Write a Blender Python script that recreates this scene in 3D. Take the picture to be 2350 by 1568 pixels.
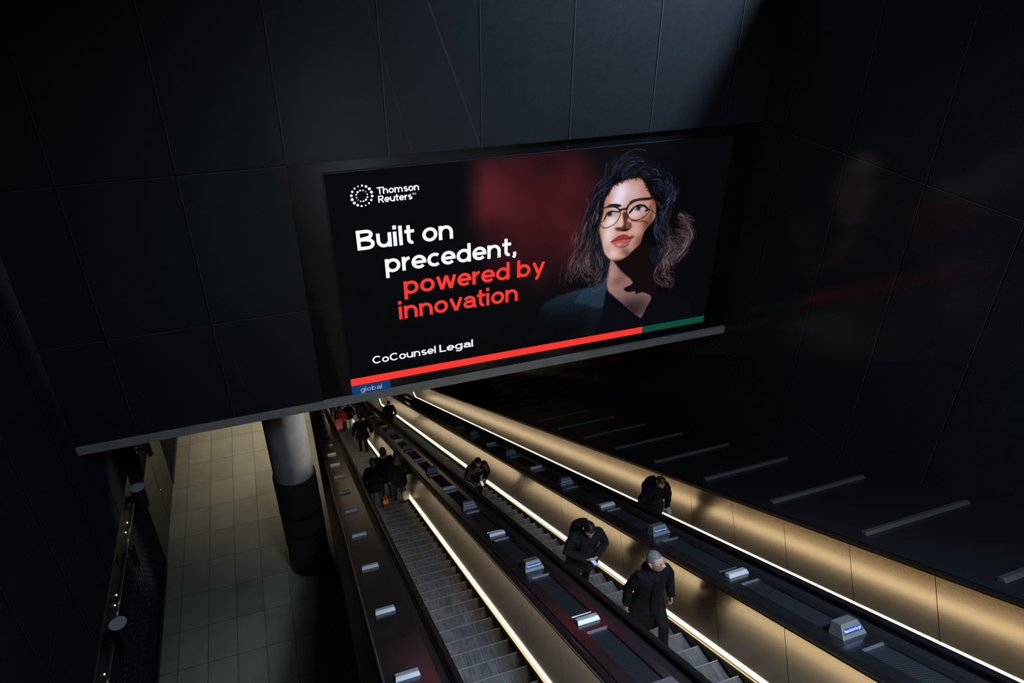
import bpy, bmesh, math, random
import numpy as np
from mathutils import Vector, Matrix, noise

for o in list(bpy.data.objects): bpy.data.objects.remove(o, do_unlink=True)
SC = bpy.context.scene
COL = SC.collection
R = math.radians
sin, cos, pi = math.sin, math.cos, math.pi

# ------------------------------------------------------------------ camera, world, light, exposure
CZ = 14.1                                   # eye height above the lower concourse floor
INC = R(29.107)                             # pitch of the escalators
SI, CI = sin(INC), cos(INC)
yaw, pit, rol = R(19.877), R(30.702), R(0.414)
fwd = Vector((sin(yaw)*cos(pit), cos(yaw)*cos(pit), -sin(pit)))
rgt = Vector((cos(yaw), -sin(yaw), 0)); upv = rgt.cross(fwd)
cx = rgt*cos(rol)+upv*sin(rol); cy = upv*cos(rol)-rgt*sin(rol); cz = -fwd
cam = bpy.data.cameras.new('camera'); camo = bpy.data.objects.new('camera', cam); COL.objects.link(camo)
camo.matrix_world = Matrix(((cx.x, cy.x, cz.x, 0), (cx.y, cy.y, cz.y, 0), (cx.z, cy.z, cz.z, CZ), (0, 0, 0, 1)))
cam.sensor_fit = 'HORIZONTAL'; cam.sensor_width = 36.0; cam.lens = 1623.2/2350*36.0
cam.clip_start = .05; cam.clip_end = 300
SC.camera = camo

SC.view_settings.view_transform = 'Standard'; SC.view_settings.look = 'None'
SC.view_settings.exposure = 0.0; SC.view_settings.gamma = 1.0
try: SC.view_settings.use_curve_mapping = False
except Exception: pass
SC.cycles.max_bounces = 6; SC.cycles.glossy_bounces = 4; SC.cycles.diffuse_bounces = 3; SC.cycles.transmission_bounces = 2
SC.cycles.caustics_reflective = False; SC.cycles.caustics_refractive = False
SC.cycles.use_denoising = True; SC.cycles.sample_clamp_indirect = 3.0

W = bpy.data.worlds.new('world'); SC.world = W; W.use_nodes = True
bg = W.node_tree.nodes['Background']; bg.inputs[0].default_value = (.55, .72, 1.0, 1); bg.inputs[1].default_value = .0015

def lamp(name, kind, loc, energy, col, target=None, **kw):
    l = bpy.data.lights.new(name, kind); o = bpy.data.objects.new(name, l); COL.objects.link(o)
    o.location = loc; l.energy = energy; l.color = col
    for k, v in kw.items(): setattr(l, k, v)
    if target is not None: o.rotation_euler = (Vector(target)-Vector(loc)).to_track_quat('-Z', 'Y').to_euler()
    return o
COOL, WARM = (.62, .80, 1.0), (1.0, .80, .50)
# daylight falling through the roof opening over the bulkhead (its hard edge is cut by an added slab)
lamp('daylight_roof_opening', 'AREA', (8.0, 9.8, 18.0), 720, COOL, (7.8, 11.97, 12.6), shape='DISK', size=.13, spread=R(125))
# broad daylight from the roof light over the gallery; it weakens down the escalators
lamp('daylight_entrance', 'SPOT', (4.6, -.3, 17.0), 7200, COOL, (3.6, 3.3, 7.4), spot_size=R(46), spot_blend=1.0, shadow_soft_size=.8)
lamp('daylight_roof_light', 'AREA', (5.0, -.6, 17.6), 250, COOL, (4.4, 4.6, 6.0), shape='RECTANGLE', size=5, size_y=2.5, spread=R(104))
# downlights of the lower concourse passage and of the lower landing
for k, (x, y, e) in enumerate(((-1.2, 18.2, 26), (-1.2, 21.2, 46), (-1.2, 24.6, 50))):
    lamp('downlight_passage', 'AREA', (x, y, 5.45), e, (1, .89, .68), (x, y, 0), shape='DISK', size=.9, spread=R(84))
for k in range(2):
    y = 33.5+k*3.6
    lamp('fill_shaft', 'AREA', (4.6, y, 14.1-(y-17)*SI/CI-8.9), 18, WARM, (4.6, y, 40), shape='RECTANGLE', size=7, size_y=.5)  # unseen fill added to light the shaft ceiling mirrored in the decks
lamp('downlight_landing', 'AREA', (3.4, 39.5, -8.6), 45, (1, .74, .46), (3.4, 39, -13), shape='RECTANGLE', size=6, size_y=3)
lamp('spot_column', 'SPOT', (2.6, 12.9, 5.3), 260, (1.0, .95, .88), (-.45, 13.6, 4.1), spot_size=R(38), spot_blend=.5, shadow_soft_size=.2)

# ------------------------------------------------------------------ helpers
def srgb(r, g, b):
    f = lambda c: (c/255/12.92) if c/255 <= .04045 else ((c/255+.055)/1.055)**2.4
    return (f(r), f(g), f(b), 1)

def mat(name, base, rough=.5, metal=0., emit=None, es=0., spec=.5, nodes=None, aniso=0.):
    m = bpy.data.materials.new(name); m.use_nodes = True; nt = m.node_tree
    p = nt.nodes['Principled BSDF']
    p.inputs['Base Color'].default_value = base if len(base) == 4 else (*base, 1)
    p.inputs['Roughness'].default_value = rough; p.inputs['Metallic'].default_value = metal
    p.inputs['Specular IOR Level'].default_value = spec
    if aniso: p.inputs['Anisotropic'].default_value = aniso
    if emit is not None:
        p.inputs['Emission Color'].default_value = emit if len(emit) == 4 else (*emit, 1); p.inputs['Emission Strength'].default_value = es
    if nodes: nodes(nt, p)
    return m

class G:
    """small shorthand for node graphs"""
    def __init__(s, nt): s.nt = nt
    def n(s, t, **kw):
        x = s.nt.nodes.new(t)
        for k, v in kw.items(): setattr(x, k, v)
        return x
    def l(s, a, b): s.nt.links.new(a, b)
    def val(s, sock, v):
        if hasattr(v, 'is_linked'): s.l(v, sock)
        else: sock.default_value = v
    def math(s, op, a, b=0., c=None):
        x = s.n('ShaderNodeMath', operation=op); s.val(x.inputs[0], a); s.val(x.inputs[1], b)
        if c is not None: s.val(x.inputs[2], c)
        return x.outputs[0]
    def pos(s):
        g = s.n('ShaderNodeNewGeometry'); x = s.n('ShaderNodeSeparateXYZ'); s.l(g.outputs['Position'], x.inputs[0]); return g.outputs['Position'], x.outputs
    def noise(s, vec, scale, detail=3, rough=.55, dist=0.):
        x = s.n('ShaderNodeTexNoise'); s.l(vec, x.inputs['Vector']); x.inputs['Scale'].default_value = scale; x.inputs['Detail'].default_value = detail
        x.inputs['Roughness'].default_value = rough; x.inputs['Distortion'].default_value = dist; return x.outputs['Fac']
    def scale(s, vec, v):
        x = s.n('ShaderNodeMapping'); s.l(vec, x.inputs['Vector']); x.inputs['Scale'].default_value = v; return x.outputs[0]
    def ramp(s, f, stops):
        x = s.n('ShaderNodeValToRGB'); s.l(f, x.inputs[0]); e = x.color_ramp.elements
        while len(e) < len(stops): e.new(.5)
        for el, (p, c) in zip(e, stops): el.position = p; el.color = c if len(c) == 4 else (*c, 1)
        return x.outputs[0]
    def mix(s, f, a, b):
        x = s.n('ShaderNodeMix', data_type='RGBA'); s.val(x.inputs[0], f); s.val(x.inputs[6], a); s.val(x.inputs[7], b); return x.outputs[2]
    def near(s, coord, vals, half):
        """1 within `half` of any of the listed coordinate values"""
        out = None
        for v in vals:
            d = s.math('LESS_THAN', s.math('ABSOLUTE', s.math('SUBTRACT', coord, v)), half)
            out = d if out is None else s.math('MAXIMUM', out, d)
        return out
    def grid(s, coord, period, off, half):
        """1 within `half` of off + n*period"""
        a = s.math('SUBTRACT', coord, off); f = s.math('PINGPONG', a, period/2)
        return s.math('LESS_THAN', f, half)
    def bump(s, h, strength, dist, p):
        b = s.n('ShaderNodeBump'); b.inputs['Strength'].default_value = strength; b.inputs['Distance'].default_value = dist
        s.l(h, b.inputs['Height']); s.l(b.outputs[0], p.inputs['Normal'])

def newobj(name, bm, m=None, parent=None, smooth=False, label=None):
    me = bpy.data.meshes.new(name); bm.normal_update(); bm.to_mesh(me); bm.free()
    if smooth:
        for p in me.polygons: p.use_smooth = True
    for x in (m if isinstance(m, (list, tuple)) else [m]):
        if x: me.materials.append(x)
    o = bpy.data.objects.new(name, me); COL.objects.link(o)
    if parent: o.parent = parent
    if label: o['label'] = label
    return o
def tag(o, label=None, cat=None, group=None, kind=None):
    if label: o['label'] = label
    if cat: o['category'] = cat
    if group: o['group'] = group
    if kind: o['kind'] = kind
    return o
def empty(name, loc, rz=0., label=None, cat=None, group=None):
    o = bpy.data.objects.new(name, None); COL.objects.link(o); o.location = loc; o.rotation_euler = (0, 0, rz); o.empty_display_size = .1
    return tag(o, label, cat, group)
def keep(child, parent):
    """parent a mesh that was built in world coordinates"""
    child.parent = parent
    child.matrix_parent_inverse = (Matrix.Translation(parent.location) @ parent.rotation_euler.to_matrix().to_4x4()).inverted()
    return child
def box(bm, lo, hi):
    v = [bm.verts.new((x, y, z)) for x in (lo[0], hi[0]) for y in (lo[1], hi[1]) for z in (lo[2], hi[2])]
    for f in ((0, 1, 3, 2), (4, 6, 7, 5), (0, 4, 5, 1), (2, 3, 7, 6), (0, 2, 6, 4), (1, 5, 7, 3)): bm.faces.new([v[i] for i in f])
def bevel(bm, w, seg=2):
    bmesh.ops.bevel(bm, geom=list(bm.edges), offset=w, segments=seg, affect='EDGES', profile=.6)
def boxobj(name, lo, hi, m, parent=None, bv=0.):
    bm = bmesh.new(); box(bm, lo, hi)
    bmesh.ops.recalc_face_normals(bm, faces=bm.faces)
    if bv: bevel(bm, bv)
    return newobj(name, bm, m, parent)
def hexa(bm, p):
    """p: 8 points, bottom ring 0-3, top ring 4-7"""
    v = [bm.verts.new(q) for q in p]
    fs = [bm.faces.new([v[i] for i in f]) for f in ((3, 2, 1, 0), (4, 5, 6, 7), (0, 1, 5, 4), (1, 2, 6, 5), (2, 3, 7, 6), (3, 0, 4, 7))]
    return v, fs
def I(X, s, w):
    """point on the escalator incline: X across, s down the slope, w below the eye at right angles to the slope"""
    return Vector((X, s*CI-w*SI, CZ-s*SI-w*CI))
S_KINK, W_REF = 45.4, 4.98
Z_H = -(S_KINK*SI+W_REF*CI)
def s_kink(w): return (-Z_H+(w-W_REF)-w*CI)/SI
def run(name, prof, m, parent=None, s0=1.0, s1=None, flat=5.0, smooth=False, caps=True, div=1):
    """sweep a closed (X, w) profile down the slope; it levels out at the lower landing"""
    bm = bmesh.new(); rings = []
    ss = [s0+(min(s1, 999) - s0)*k/div for k in range(div+1)] if s1 is not None else None
    if ss is not None:
        for s in ss: rings.append([bm.verts.new(I(X, s, w)) for X, w in prof])
    else:
        rings.append([bm.verts.new(I(X, s0, w)) for X, w in prof])
        rings.append([bm.verts.new(I(X, s_kink(w), w)) for X, w in prof])
        rings.append([bm.verts.new(I(X, s_kink(w), w)+Vector((0, flat, 0))) for X, w in prof])
    n = len(prof)
    for a, b in zip(rings, rings[1:]):
        for i in range(n): bm.faces.new((a[i], a[(i+1) % n], b[(i+1) % n], b[i]))
    if caps: bm.faces.new(rings[0][::-1]); bm.faces.new(rings[-1])
    bmesh.ops.recalc_face_normals(bm, faces=bm.faces)
    return newobj(name, bm, m, parent, smooth)
def ibox(bm, X0, X1, s0, s1, w0, w1):
    hexa(bm, [I(X0, s0, w1), I(X1, s0, w1), I(X1, s1, w1), I(X0, s1, w1), I(X0, s0, w0), I(X1, s0, w0), I(X1, s1, w0), I(X0, s1, w0)])
def tubemesh(bm, pts, rad, n=10, cap=True, side=None):
    """tapered round tube through pts with rounded ends"""
    P = [Vector(p) for p in pts]; rad = list(rad) if hasattr(rad, '__len__') else [rad]*len(P)
    rings = []
    for i, p in enumerate(P):
        t = (P[min(i+1, len(P)-1)]-P[max(i-1, 0)]).normalized()
        a = t.orthogonal().normalized() if side is None else (Vector(side)-t*t.dot(Vector(side))).normalized(); b = t.cross(a)
        if i and rings:
            a0 = rings[-1][1]; a = (a0-t*a0.dot(t)).normalized(); b = t.cross(a)
        rings.append((p, a, b, rad[i], t))
    out = []
    if cap:
        p, a, b, r, t = rings[0]
        for f, q in ((.9, .42), (.45, .85)): out.append((p-t*r*f, a, b, r*q))
        out[0], out[1] = (p-t*r*.85, a, b, r*.5), (p-t*r*.5, a, b, r*.86)
    for p, a, b, r, t in rings: out.append((p, a, b, r))
    if cap:
        p, a, b, r, t = rings[-1]; out += [(p+t*r*.5, a, b, r*.86), (p+t*r*.85, a, b, r*.5)]
    vs = [[bm.verts.new(p+a*(r*cos(2*pi*k/n))+b*(r*sin(2*pi*k/n))) for k in range(n)] for p, a, b, r in out]
    for u, v in zip(vs, vs[1:]):
        for k in range(n): bm.faces.new((u[k], u[(k+1) % n], v[(k+1) % n], v[k]))
    bm.faces.new(vs[0][::-1]); bm.faces.new(vs[-1])
def loft(bm, rings, n=20, pw=2.0):
    """rings: (centre, side vector, front vector) as ellipses"""
    vs = []
    for c, u, v in rings:
        c, u, v = Vector(c), Vector(u), Vector(v); r = []
        for k in range(n):
            a = 2*pi*k/n; ca, sa = cos(a), sin(a)
            r.append(bm.verts.new(c+u*(math.copysign(abs(ca)**(2/pw), ca))+v*(math.copysign(abs(sa)**(2/pw), sa))))
        vs.append(r)
    for a, b in zip(vs, vs[1:]):
        for k in range(n): bm.faces.new((a[k], a[(k+1) % n], b[(k+1) % n], b[k]))
    bm.faces.new(vs[0][::-1]); bm.faces.new(vs[-1])
def cyl(bm, c, r, h, n=32, r2=None, axis='Z'):
    r2 = r if r2 is None else r2; a = []
    for k in range(n):
        t = 2*pi*k/n
        a.append((cos(t), sin(t)))
    f = {'Z': lambda x, y, z: (x, y, z), 'Y': lambda x, y, z: (x, z, y), 'X': lambda x, y, z: (z, x, y)}[axis]
    b0 = [bm.verts.new(Vector(c)+Vector(f(r*x, r*y, 0))) for x, y in a]; b1 = [bm.verts.new(Vector(c)+Vector(f(r2*x, r2*y, h))) for x, y in a]
    for k in range(n): bm.faces.new((b0[k], b0[(k+1) % n], b1[(k+1) % n], b1[k]))
    bm.faces.new(b0[::-1]); bm.faces.new(b1)
    bmesh.ops.recalc_face_normals(bm, faces=bm.faces)

# ------------------------------------------------------------------ materials of the setting
YB = 11.97                      # the bulkhead's front plane
XL, XR = -3.978, 9.64           # inner faces of the side walls
SEAM_X = [-2.968, -1.293, .383, 2.059, 3.723, 5.410, 7.086, 8.79]
SEAM_Z = [10.649, 7.986, 13.31]
def stone(name, base, axes, vseams, zseams, rough=.42, marks=None, spec=.5, sw=.011):
    def f(nt, p):
        g = G(nt); pos, x = g.pos(); c = x[0] if axes == 'x' else x[1]
        n1 = g.noise(pos, 1.3, 4); n2 = g.noise(pos, 70, 3, .8); n3 = g.noise(pos, 9, 4)
        v = g.math('ADD', g.math('MULTIPLY', n1, .12), g.math('ADD', g.math('MULTIPLY', n2, 1.05), g.math('MULTIPLY', n3, .1)))
        col = g.ramp(v, [(.35, [q*.45 for q in base]), (.72, base), (.98, [q*2.6 for q in base])])
        # pale grains scattered over the honed surface
        w = g.n('ShaderNodeTexVoronoi'); g.l(pos, w.inputs['Vector']); w.inputs['Scale'].default_value = 16
        gr = g.math('MULTIPLY', g.math('LESS_THAN', w.outputs['Distance'], .045), g.math('GREATER_THAN', g.noise(pos, 5, 1), .62))
        col = g.mix(gr, col, (*[q*9 for q in base], 1))
        seam = g.math('MAXIMUM', g.near(c, vseams, sw), g.near(x[2], zseams, .009))
        edge = g.math('MAXIMUM', g.near(c, [q+sw+.005 for q in vseams], .004), g.near(x[2], [q-.014 for q in zseams], .004))  # pale line beside each joint: bevel glint painted into the colour
        col = g.mix(edge, col, (*[q*4.5 for q in base], 1)); col = g.mix(seam, col, (.0008, .0008, .001, 1))
        if marks: col = marks(g, x, pos, col, base)
        g.l(col, p.inputs['Base Color'])
        g.val(p.inputs['Roughness'], g.math('MULTIPLY_ADD', n3, rough*.4, rough*.8))
        g.bump(g.math('SUBTRACT', g.math('MULTIPLY', n2, .25), seam), .25, .004, p)
    return mat(name, (*base, 1), rough, nodes=f, spec=spec)
def sun_streaks_and_marks(g, x, pos, col, base):
    """long sunlight streaks painted into the panel colour, and short pale marks lower down"""
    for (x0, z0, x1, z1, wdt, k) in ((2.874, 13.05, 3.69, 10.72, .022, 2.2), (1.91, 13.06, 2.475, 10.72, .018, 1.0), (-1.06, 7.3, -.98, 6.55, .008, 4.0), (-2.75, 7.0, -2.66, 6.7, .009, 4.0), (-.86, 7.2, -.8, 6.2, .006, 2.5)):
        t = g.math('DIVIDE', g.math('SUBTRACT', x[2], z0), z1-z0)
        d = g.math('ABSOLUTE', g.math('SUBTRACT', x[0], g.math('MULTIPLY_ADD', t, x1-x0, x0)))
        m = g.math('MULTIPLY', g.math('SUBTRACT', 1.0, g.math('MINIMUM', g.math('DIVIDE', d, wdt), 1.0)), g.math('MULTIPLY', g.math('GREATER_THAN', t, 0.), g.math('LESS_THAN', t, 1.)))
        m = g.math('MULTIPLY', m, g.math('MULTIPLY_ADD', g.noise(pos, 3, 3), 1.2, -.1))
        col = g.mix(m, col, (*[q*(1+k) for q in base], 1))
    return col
def dotted(g, x, pos, col, base):
    """rows of small pale dots on the lower panels"""
    gy = g.math('PINGPONG', g.math('SUBTRACT', x[1], g.math('MULTIPLY', x[2], .35)), .075); gz = g.math('PINGPONG', x[2], .06)
    d = g.math('LESS_THAN', g.math('ADD', g.math('POWER', gy, 2.), g.math('POWER', gz, 2.)), .00075)
    z = g.math('MULTIPLY', g.math('GREATER_THAN', x[2], .95), g.math('LESS_THAN', x[2], 2.15)); y = g.math('MULTIPLY', g.math('LESS_THAN', x[1], 13.9), g.math('GREATER_THAN', x[1], 3.))
    blocks = g.math('GREATER_THAN', g.noise(g.scale(pos, (1, 1.3, 2.6)), 1.7, 2), .47)
    return g.mix(g.math('MULTIPLY', g.math('MULTIPLY', d, blocks), g.math('MULTIPLY', y, z)), col, (.16, .18, .195, 1))
BASE = (.023, .027, .032)
M_BACK = stone('bulkhead_stone', BASE, 'x', SEAM_X, SEAM_Z, .42, sun_streaks_and_marks)
M_RIGHT = stone('right_wall_stone', (.034, .039, .047), 'y', [1.16+1.68*k-.01 for k in range(-6, 26)], SEAM_Z[:1]+[13.31, 5.3, 2.6], .12, spec=.12)
M_LEFT = stone('left_wall_stone', (.042, .046, .055), 'y', [1.11+1.68*k for k in range(-6, 9)]+[14.75, 16.3, 17.9, 19.6, 21.3, 23, 25], [8.77, 5.1], .36, dotted, spec=.0, sw=.022)
def tiles(nt, p):
    g = G(nt); pos, x = g.pos()
    j = g.math('MAXIMUM', g.grid(x[0], .62, -2.93, .006), g.grid(x[1], 1.03, 16.6, .006))
    cell = g.n('ShaderNodeTexWhiteNoise', noise_dimensions='2D'); cv = g.n('ShaderNodeCombineXYZ')
    g.l(g.math('FLOOR', g.math('DIVIDE', g.math('SUBTRACT', x[0], -2.93), .62)), cv.inputs[0]); g.l(g.math('FLOOR', g.math('DIVIDE', g.math('SUBTRACT', x[1], 16.6), 1.03)), cv.inputs[1]); g.l(cv.outputs[0], cell.inputs[0])
    n = g.noise(pos, 2.2, 4); n2 = g.noise(pos, 60, 2)
    v = g.math('ADD', g.math('MULTIPLY', cell.outputs[0], .25), g.math('ADD', g.math('MULTIPLY', n, .5), g.math('MULTIPLY', n2, .25)))
    col = g.ramp(v, [(.25, (.22, .208, .165)), (.75, (.37, .352, .285))]); col = g.mix(j, col, (.07, .068, .06, 1))
    g.l(col, p.inputs['Base Color']); g.val(p.inputs['Roughness'], g.math('MULTIPLY_ADD', n, .2, .38)); g.bump(g.math('SUBTRACT', 0., j), .3, .003, p)
M_FLOOR = mat('concourse_tiles', (.3, .29, .26), .45, nodes=tiles)
def conc(nt, p, a=(.26, .26, .265), b=(.42, .42, .42)):
    g = G(nt); pos, x = g.pos(); n = g.noise(pos, 3.5, 5); n2 = g.noise(pos, 70, 2)
    g.l(g.ramp(g.math('ADD', g.math('MULTIPLY', n, .7), g.math('MULTIPLY', n2, .3)), [(.3, a), (.72, b)]), p.inputs['Base Color']); g.bump(n2, .2, .003, p)
M_CONC = mat('fair_faced_concrete', (.35, .35, .35), .7, nodes=conc)
M_BEAM = mat('beam_concrete', (.3, .3, .3), .65, nodes=lambda nt, p: conc(nt, p, (.34, .32, .29), (.50, .475, .435)))
M_CEIL = mat('soffit_panels', (.03, .027, .022), .6)
M_DARK = mat('dark_painted_metal', (.012, .012, .013), .45, .0)
M_BLACK = mat('black_rubber', (.006, .006, .0065), .38)
M_SURR = mat('billboard_surround', (.0055, .006, .007), .3)

# ------------------------------------------------------------------ the room
def structure(o): o['kind'] = 'structure'; return o
def slab(name, lo, hi, m): return structure(boxobj(name, lo, hi, m))
slab('floor', (XL-.3, 2.0, -.35), (.13, 42, 0), M_FLOOR)
# bulkhead: panelled wall with an opening for the screen's surround
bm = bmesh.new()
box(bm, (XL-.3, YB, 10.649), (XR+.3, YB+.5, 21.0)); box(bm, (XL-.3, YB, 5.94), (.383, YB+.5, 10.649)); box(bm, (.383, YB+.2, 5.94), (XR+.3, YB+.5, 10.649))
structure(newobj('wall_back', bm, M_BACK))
slab('trim_1', (XL, YB-.035, 5.772), (XR, YB+.5, 5.94), M_BEAM)
bm = bmesh.new(); box(bm, (XR, -6, -14.5), (XR+.3, 47, 21)); structure(newobj('wall_right', bm, M_RIGHT))
bm = bmesh.new(); box(bm, (XL-.3, -6, -.35), (XL, 42, 21)); structure(newobj('wall_left', bm, M_LEFT))
bm = bmesh.new()
box(bm, (XL-.3, 41.7, -.3), (.2, 42, 6)); box(bm, (0, 46.5, -14.5), (XR+.3, 46.8, 6)); structure(newobj('wall_end', bm, mat('end_wall', (.06, .05, .042), .6)))
slab('baseboard_left', (XL, -4, 0), (XL+.06, 14.74, .2), M_DARK)
bm = bmesh.new(); box(bm, (XL, 17.92, 0), (XL+.05, 41, .2)); structure(newobj('baseboard_left', bm, M_DARK))
# ceilings beyond the bulkhead: level over the passage, then down with the shaft
bm = bmesh.new(); box(bm, (XL-.3, YB+.5, 5.78), (XR+.3, 17.2, 5.95)); box(bm, (XL-.3, 17.2, 5.7), (.2, 42, 5.9))
dz = (46.5-17.2)*SI/CI
hexa(bm, [(.2, 17.2, 5.7), (XR+.3, 17.2, 5.7), (XR+.3, 46.5, 5.7-dz), (.2, 46.5, 5.7-dz), (.2, 17.2, 5.9), (XR+.3, 17.2, 5.9), (XR+.3, 46.5, 5.9-dz), (.2, 46.5, 5.9-dz)])
structure(newobj('ceiling_and_blocker', bm, M_CEIL))
# unseen slabs added to block the daylight lamp and cut its edge on the bulkhead
def at_z(L, p, z):
    L, p = Vector(L), Vector(p); t = (z-L.z)/(p.z-L.z); return L+(p-L)*t
LP = (8.0, 9.8, 18.0)
e0 = at_z(LP, (9.30, YB, 13.25), 16.4); e1 = at_z(LP, (8.04, YB, 10.69), 16.4)
d = (e1-e0).normalized(); A0, A1 = e0-d*3, e1+d*12
bm = bmesh.new()
lo = [(A0.x, A0.y), (A1.x, A1.y)]
q = [(A0.x, A0.y), (A1.x, A1.y), (A1.x+9, A1.y-1), (A0.x+9, A0.y-1)]
hexa(bm, [(x, y, 16.4) for x, y in q]+[(x, y, 16.5) for x, y in q]); bmesh.ops.recalc_face_normals(bm, faces=bm.faces)
box(bm, (XL, 6.0, 16.4), (XR, 10.105, 16.5))
roof_blocker = structure(newobj('ceiling_and_blocker', bm, M_DARK))
# left-hand lower shaft wall under the passage floor and the escalator's outer casing
bm = bmesh.new(); box(bm, (-.15, 2.0, -14.5), (.10, 42, -.36)); structure(newobj('wall_shaft', bm, M_DARK))
slab('floor', (.1, s_kink(5.09)*CI-5.09*SI+4.9, CZ+Z_H-.45), (XR, 46.5, CZ+Z_H-.12), mat('landing_tiles', (.16, .15, .13), .4))
# passage doors
M_DOOR = mat('door_laminate', (.026, .022, .018), .33)
for k, (a, b) in enumerate(((14.78, 16.28), (16.32, 17.88))):
    d = empty('door_%d' % (k+1), (XL, (a+b)/2, 0)); d['kind'] = 'structure'
    keep(boxobj('leaf', (XL, a, .02), (XL+.035, b, 2.45), M_DOOR, bv=.004), d)
    bm = bmesh.new(); y = 16.16 if k == 0 else 16.44
    if k == 0:
        tubemesh(bm, [(XL+.03, y, 1.28), (XL+.09, y, 1.28), (XL+.1, y, 1.26), (XL+.1, y, 1.10), (XL+.09, y, 1.08), (XL+.03, y, 1.08)], .011, 8)
        keep(newobj('door_handle', bm, mat('polished_steel', (.75, .74, .7), .15, 1.), smooth=True), d)
    else:
        keep(boxobj('door_sign', (XL+.035, 17.05, 1.0), (XL+.04, 17.3, 1.38), mat('sign_plate', (.09, .085, .08), .35)), d)

def round_off(root):
    for o in bpy.data.objects:
        if o.parent is root and o.type == 'MESH':
            for p in o.data.polygons: p.use_smooth = True
            o.data.set_sharp_from_angle(angle=R(40))
# ------------------------------------------------------------------ column by the escalators
pil = empty('pillar', (-.482, 13.65, 0)); pil['kind'] = 'structure'
pc = (-.482, 13.65)
bm = bmesh.new(); cyl(bm, (*pc, 2.96), .455, 2.75, 64); keep(newobj('column_shaft', bm, M_CONC, smooth=False), pil)
M_CLAD = mat('column_cladding', (.03, .029, .027), .6)
bm = bmesh.new()
for a, b in ((.32, 1.27), (1.36, 1.87), (1.96, 2.93)): cyl(bm, (*pc, a), .49, b-a, 64)
keep(newobj('column_cladding', bm, M_CLAD), pil)
for z, h in ((0, .32), (1.27, .09), (1.87, .09), (2.93, .03)):
    bm = bmesh.new(); cyl(bm, (*pc, z), .497 if z < 2.5 else .46, h, 64); keep(newobj('column_band', bm, M_BLACK), pil)
round_off(pil)

# ------------------------------------------------------------------ wall trough and wall lamps on the left wall
tr = empty('wall_light_trough', (XL, 9.0, 3.15), 0, 'long dark recessed lighting trough with two pale edges along the left wall', 'light fitting')
M_EDGE = mat('pale_metal_edge', (.5, .48, .44), .3, .9)
keep(boxobj('trough_back', (XL, 2.0, 2.90), (XL+.012, 14.2, 3.42), M_DARK), tr)
keep(boxobj('edge_strip', (XL, 2.0, 3.42), (XL+.03, 14.2, 3.436), M_EDGE), tr)
keep(boxobj('edge_strip', (XL, 2.0, 2.862), (XL+.05, 14.2, 2.90), M_EDGE), tr)
M_DOT = mat('led_dot', (1, 1, 1), .4, emit=(1, .95, .85), es=2.2)
for y, z in ((9.35, 3.02), (9.05, 3.02), (11.1, 3.02), (10.85, 3.02), (13.1, 3.02), (12.8, 3.02), (7.2, 3.02), (6.9, 3.02)):
    bm = bmesh.new(); cyl(bm, (XL+.012, y, z), .016, .012, 12, axis='X')
    keep(newobj('led_dot', bm, M_DOT), tr)
M_LAMP = mat('wall_lamp_metal', (.02, .02, .021), .4, .2); M_LID = mat('wall_lamp_lid', (.62, .64, .68), .5)
for y, lab in ((10.05, 'big black cylindrical wall lamp with a pale lid, lowest in the picture'), (13.75, 'big black cylindrical wall lamp, further along beneath the beam edge')):
    l = empty('wall_lamp', (XL+.24, y, 3.08), 0, lab, 'wall lamp', 'cylinder lamps on the left wall')
    bm = bmesh.new(); cyl(bm, (0, 0, -.22), .15, .52, 40); bevel(bm, .006, 1); newobj('lamp_body', bm, M_LAMP, l)
    bm = bmesh.new(); cyl(bm, (0, 0, .302), .147, .012, 40); newobj('lid', bm, M_LID, l)
    boxobj('bracket', (-.24, -.05, -.02), (-.12, .05, .08), M_LAMP, l); round_off(l)
for y, lab in ((11.85, 'slim black security camera on a bracket between the two cylinder lamps'), (15.45, 'slim black security camera just under the beam edge, beyond the lamps')):
    l = empty('security_camera', (XL+.3, y, 3.15), 0, lab, 'camera', 'cameras on the left wall')
    bm = bmesh.new(); cyl(bm, (0, 0, -.2), .058, .42, 24); cyl(bm, (0, 0, .2), .07, .06, 24); newobj('camera_body', bm, M_LAMP, l)
    bm = bmesh.new(); cyl(bm, (0, 0, .262), .04, .008, 20); newobj('lens', bm, mat('camera_lens', (.14, .12, .2), .2), l)
    bm = bmesh.new(); tubemesh(bm, [(-.3, .0, .02), (-.05, 0, .02)], .025, 10); newobj('arm', bm, M_LAMP, l)
    boxobj('wall_plate', (-.3, -.07, -.06), (-.27, .07, .1), M_LAMP, l)

# gallery slab on which the viewer stands, over the escalators' upper landing
slab('floor', (XL, -6, 12.1), (XR, .35, 12.45), M_DARK)

# ------------------------------------------------------------------ escalators
PITCH = 2.23
def brushed(base, rough, warm=0):
    def f(nt, p):
        g = G(nt); pos, x = g.pos()
        n = g.noise(g.scale(pos, (2, 2, 50)), 2.0, 3, .5); n2 = g.noise(pos, 1.7, 3)
        sl = g.math('SUBTRACT', g.math('MULTIPLY', x[1], CI), g.math('MULTIPLY', g.math('SUBTRACT', x[2], CZ), SI)); seam = g.grid(sl, 1.40, 8.13, .0055)
        v = g.math('ADD', g.math('MULTIPLY', n, .6), g.math('MULTIPLY', n2, .4))
        col = g.ramp(v, [(.3, [c*.92 for c in base]), (.7, base)]); col = g.mix(seam, col, (.012, .009, .005, 1))
        sc = g.math('GREATER_THAN', g.noise(g.scale(pos, (1, 1, .55)), 3.1, 4, .8, 2.0), .735)
        col = g.mix(g.math('MULTIPLY', sc, .5), col, (.05, .038, .022, 1))
        g.l(col, p.inputs['Base Color']); g.val(p.inputs['Roughness'], g.math('MULTIPLY_ADD', n, .03, rough-.015))
    return f
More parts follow.
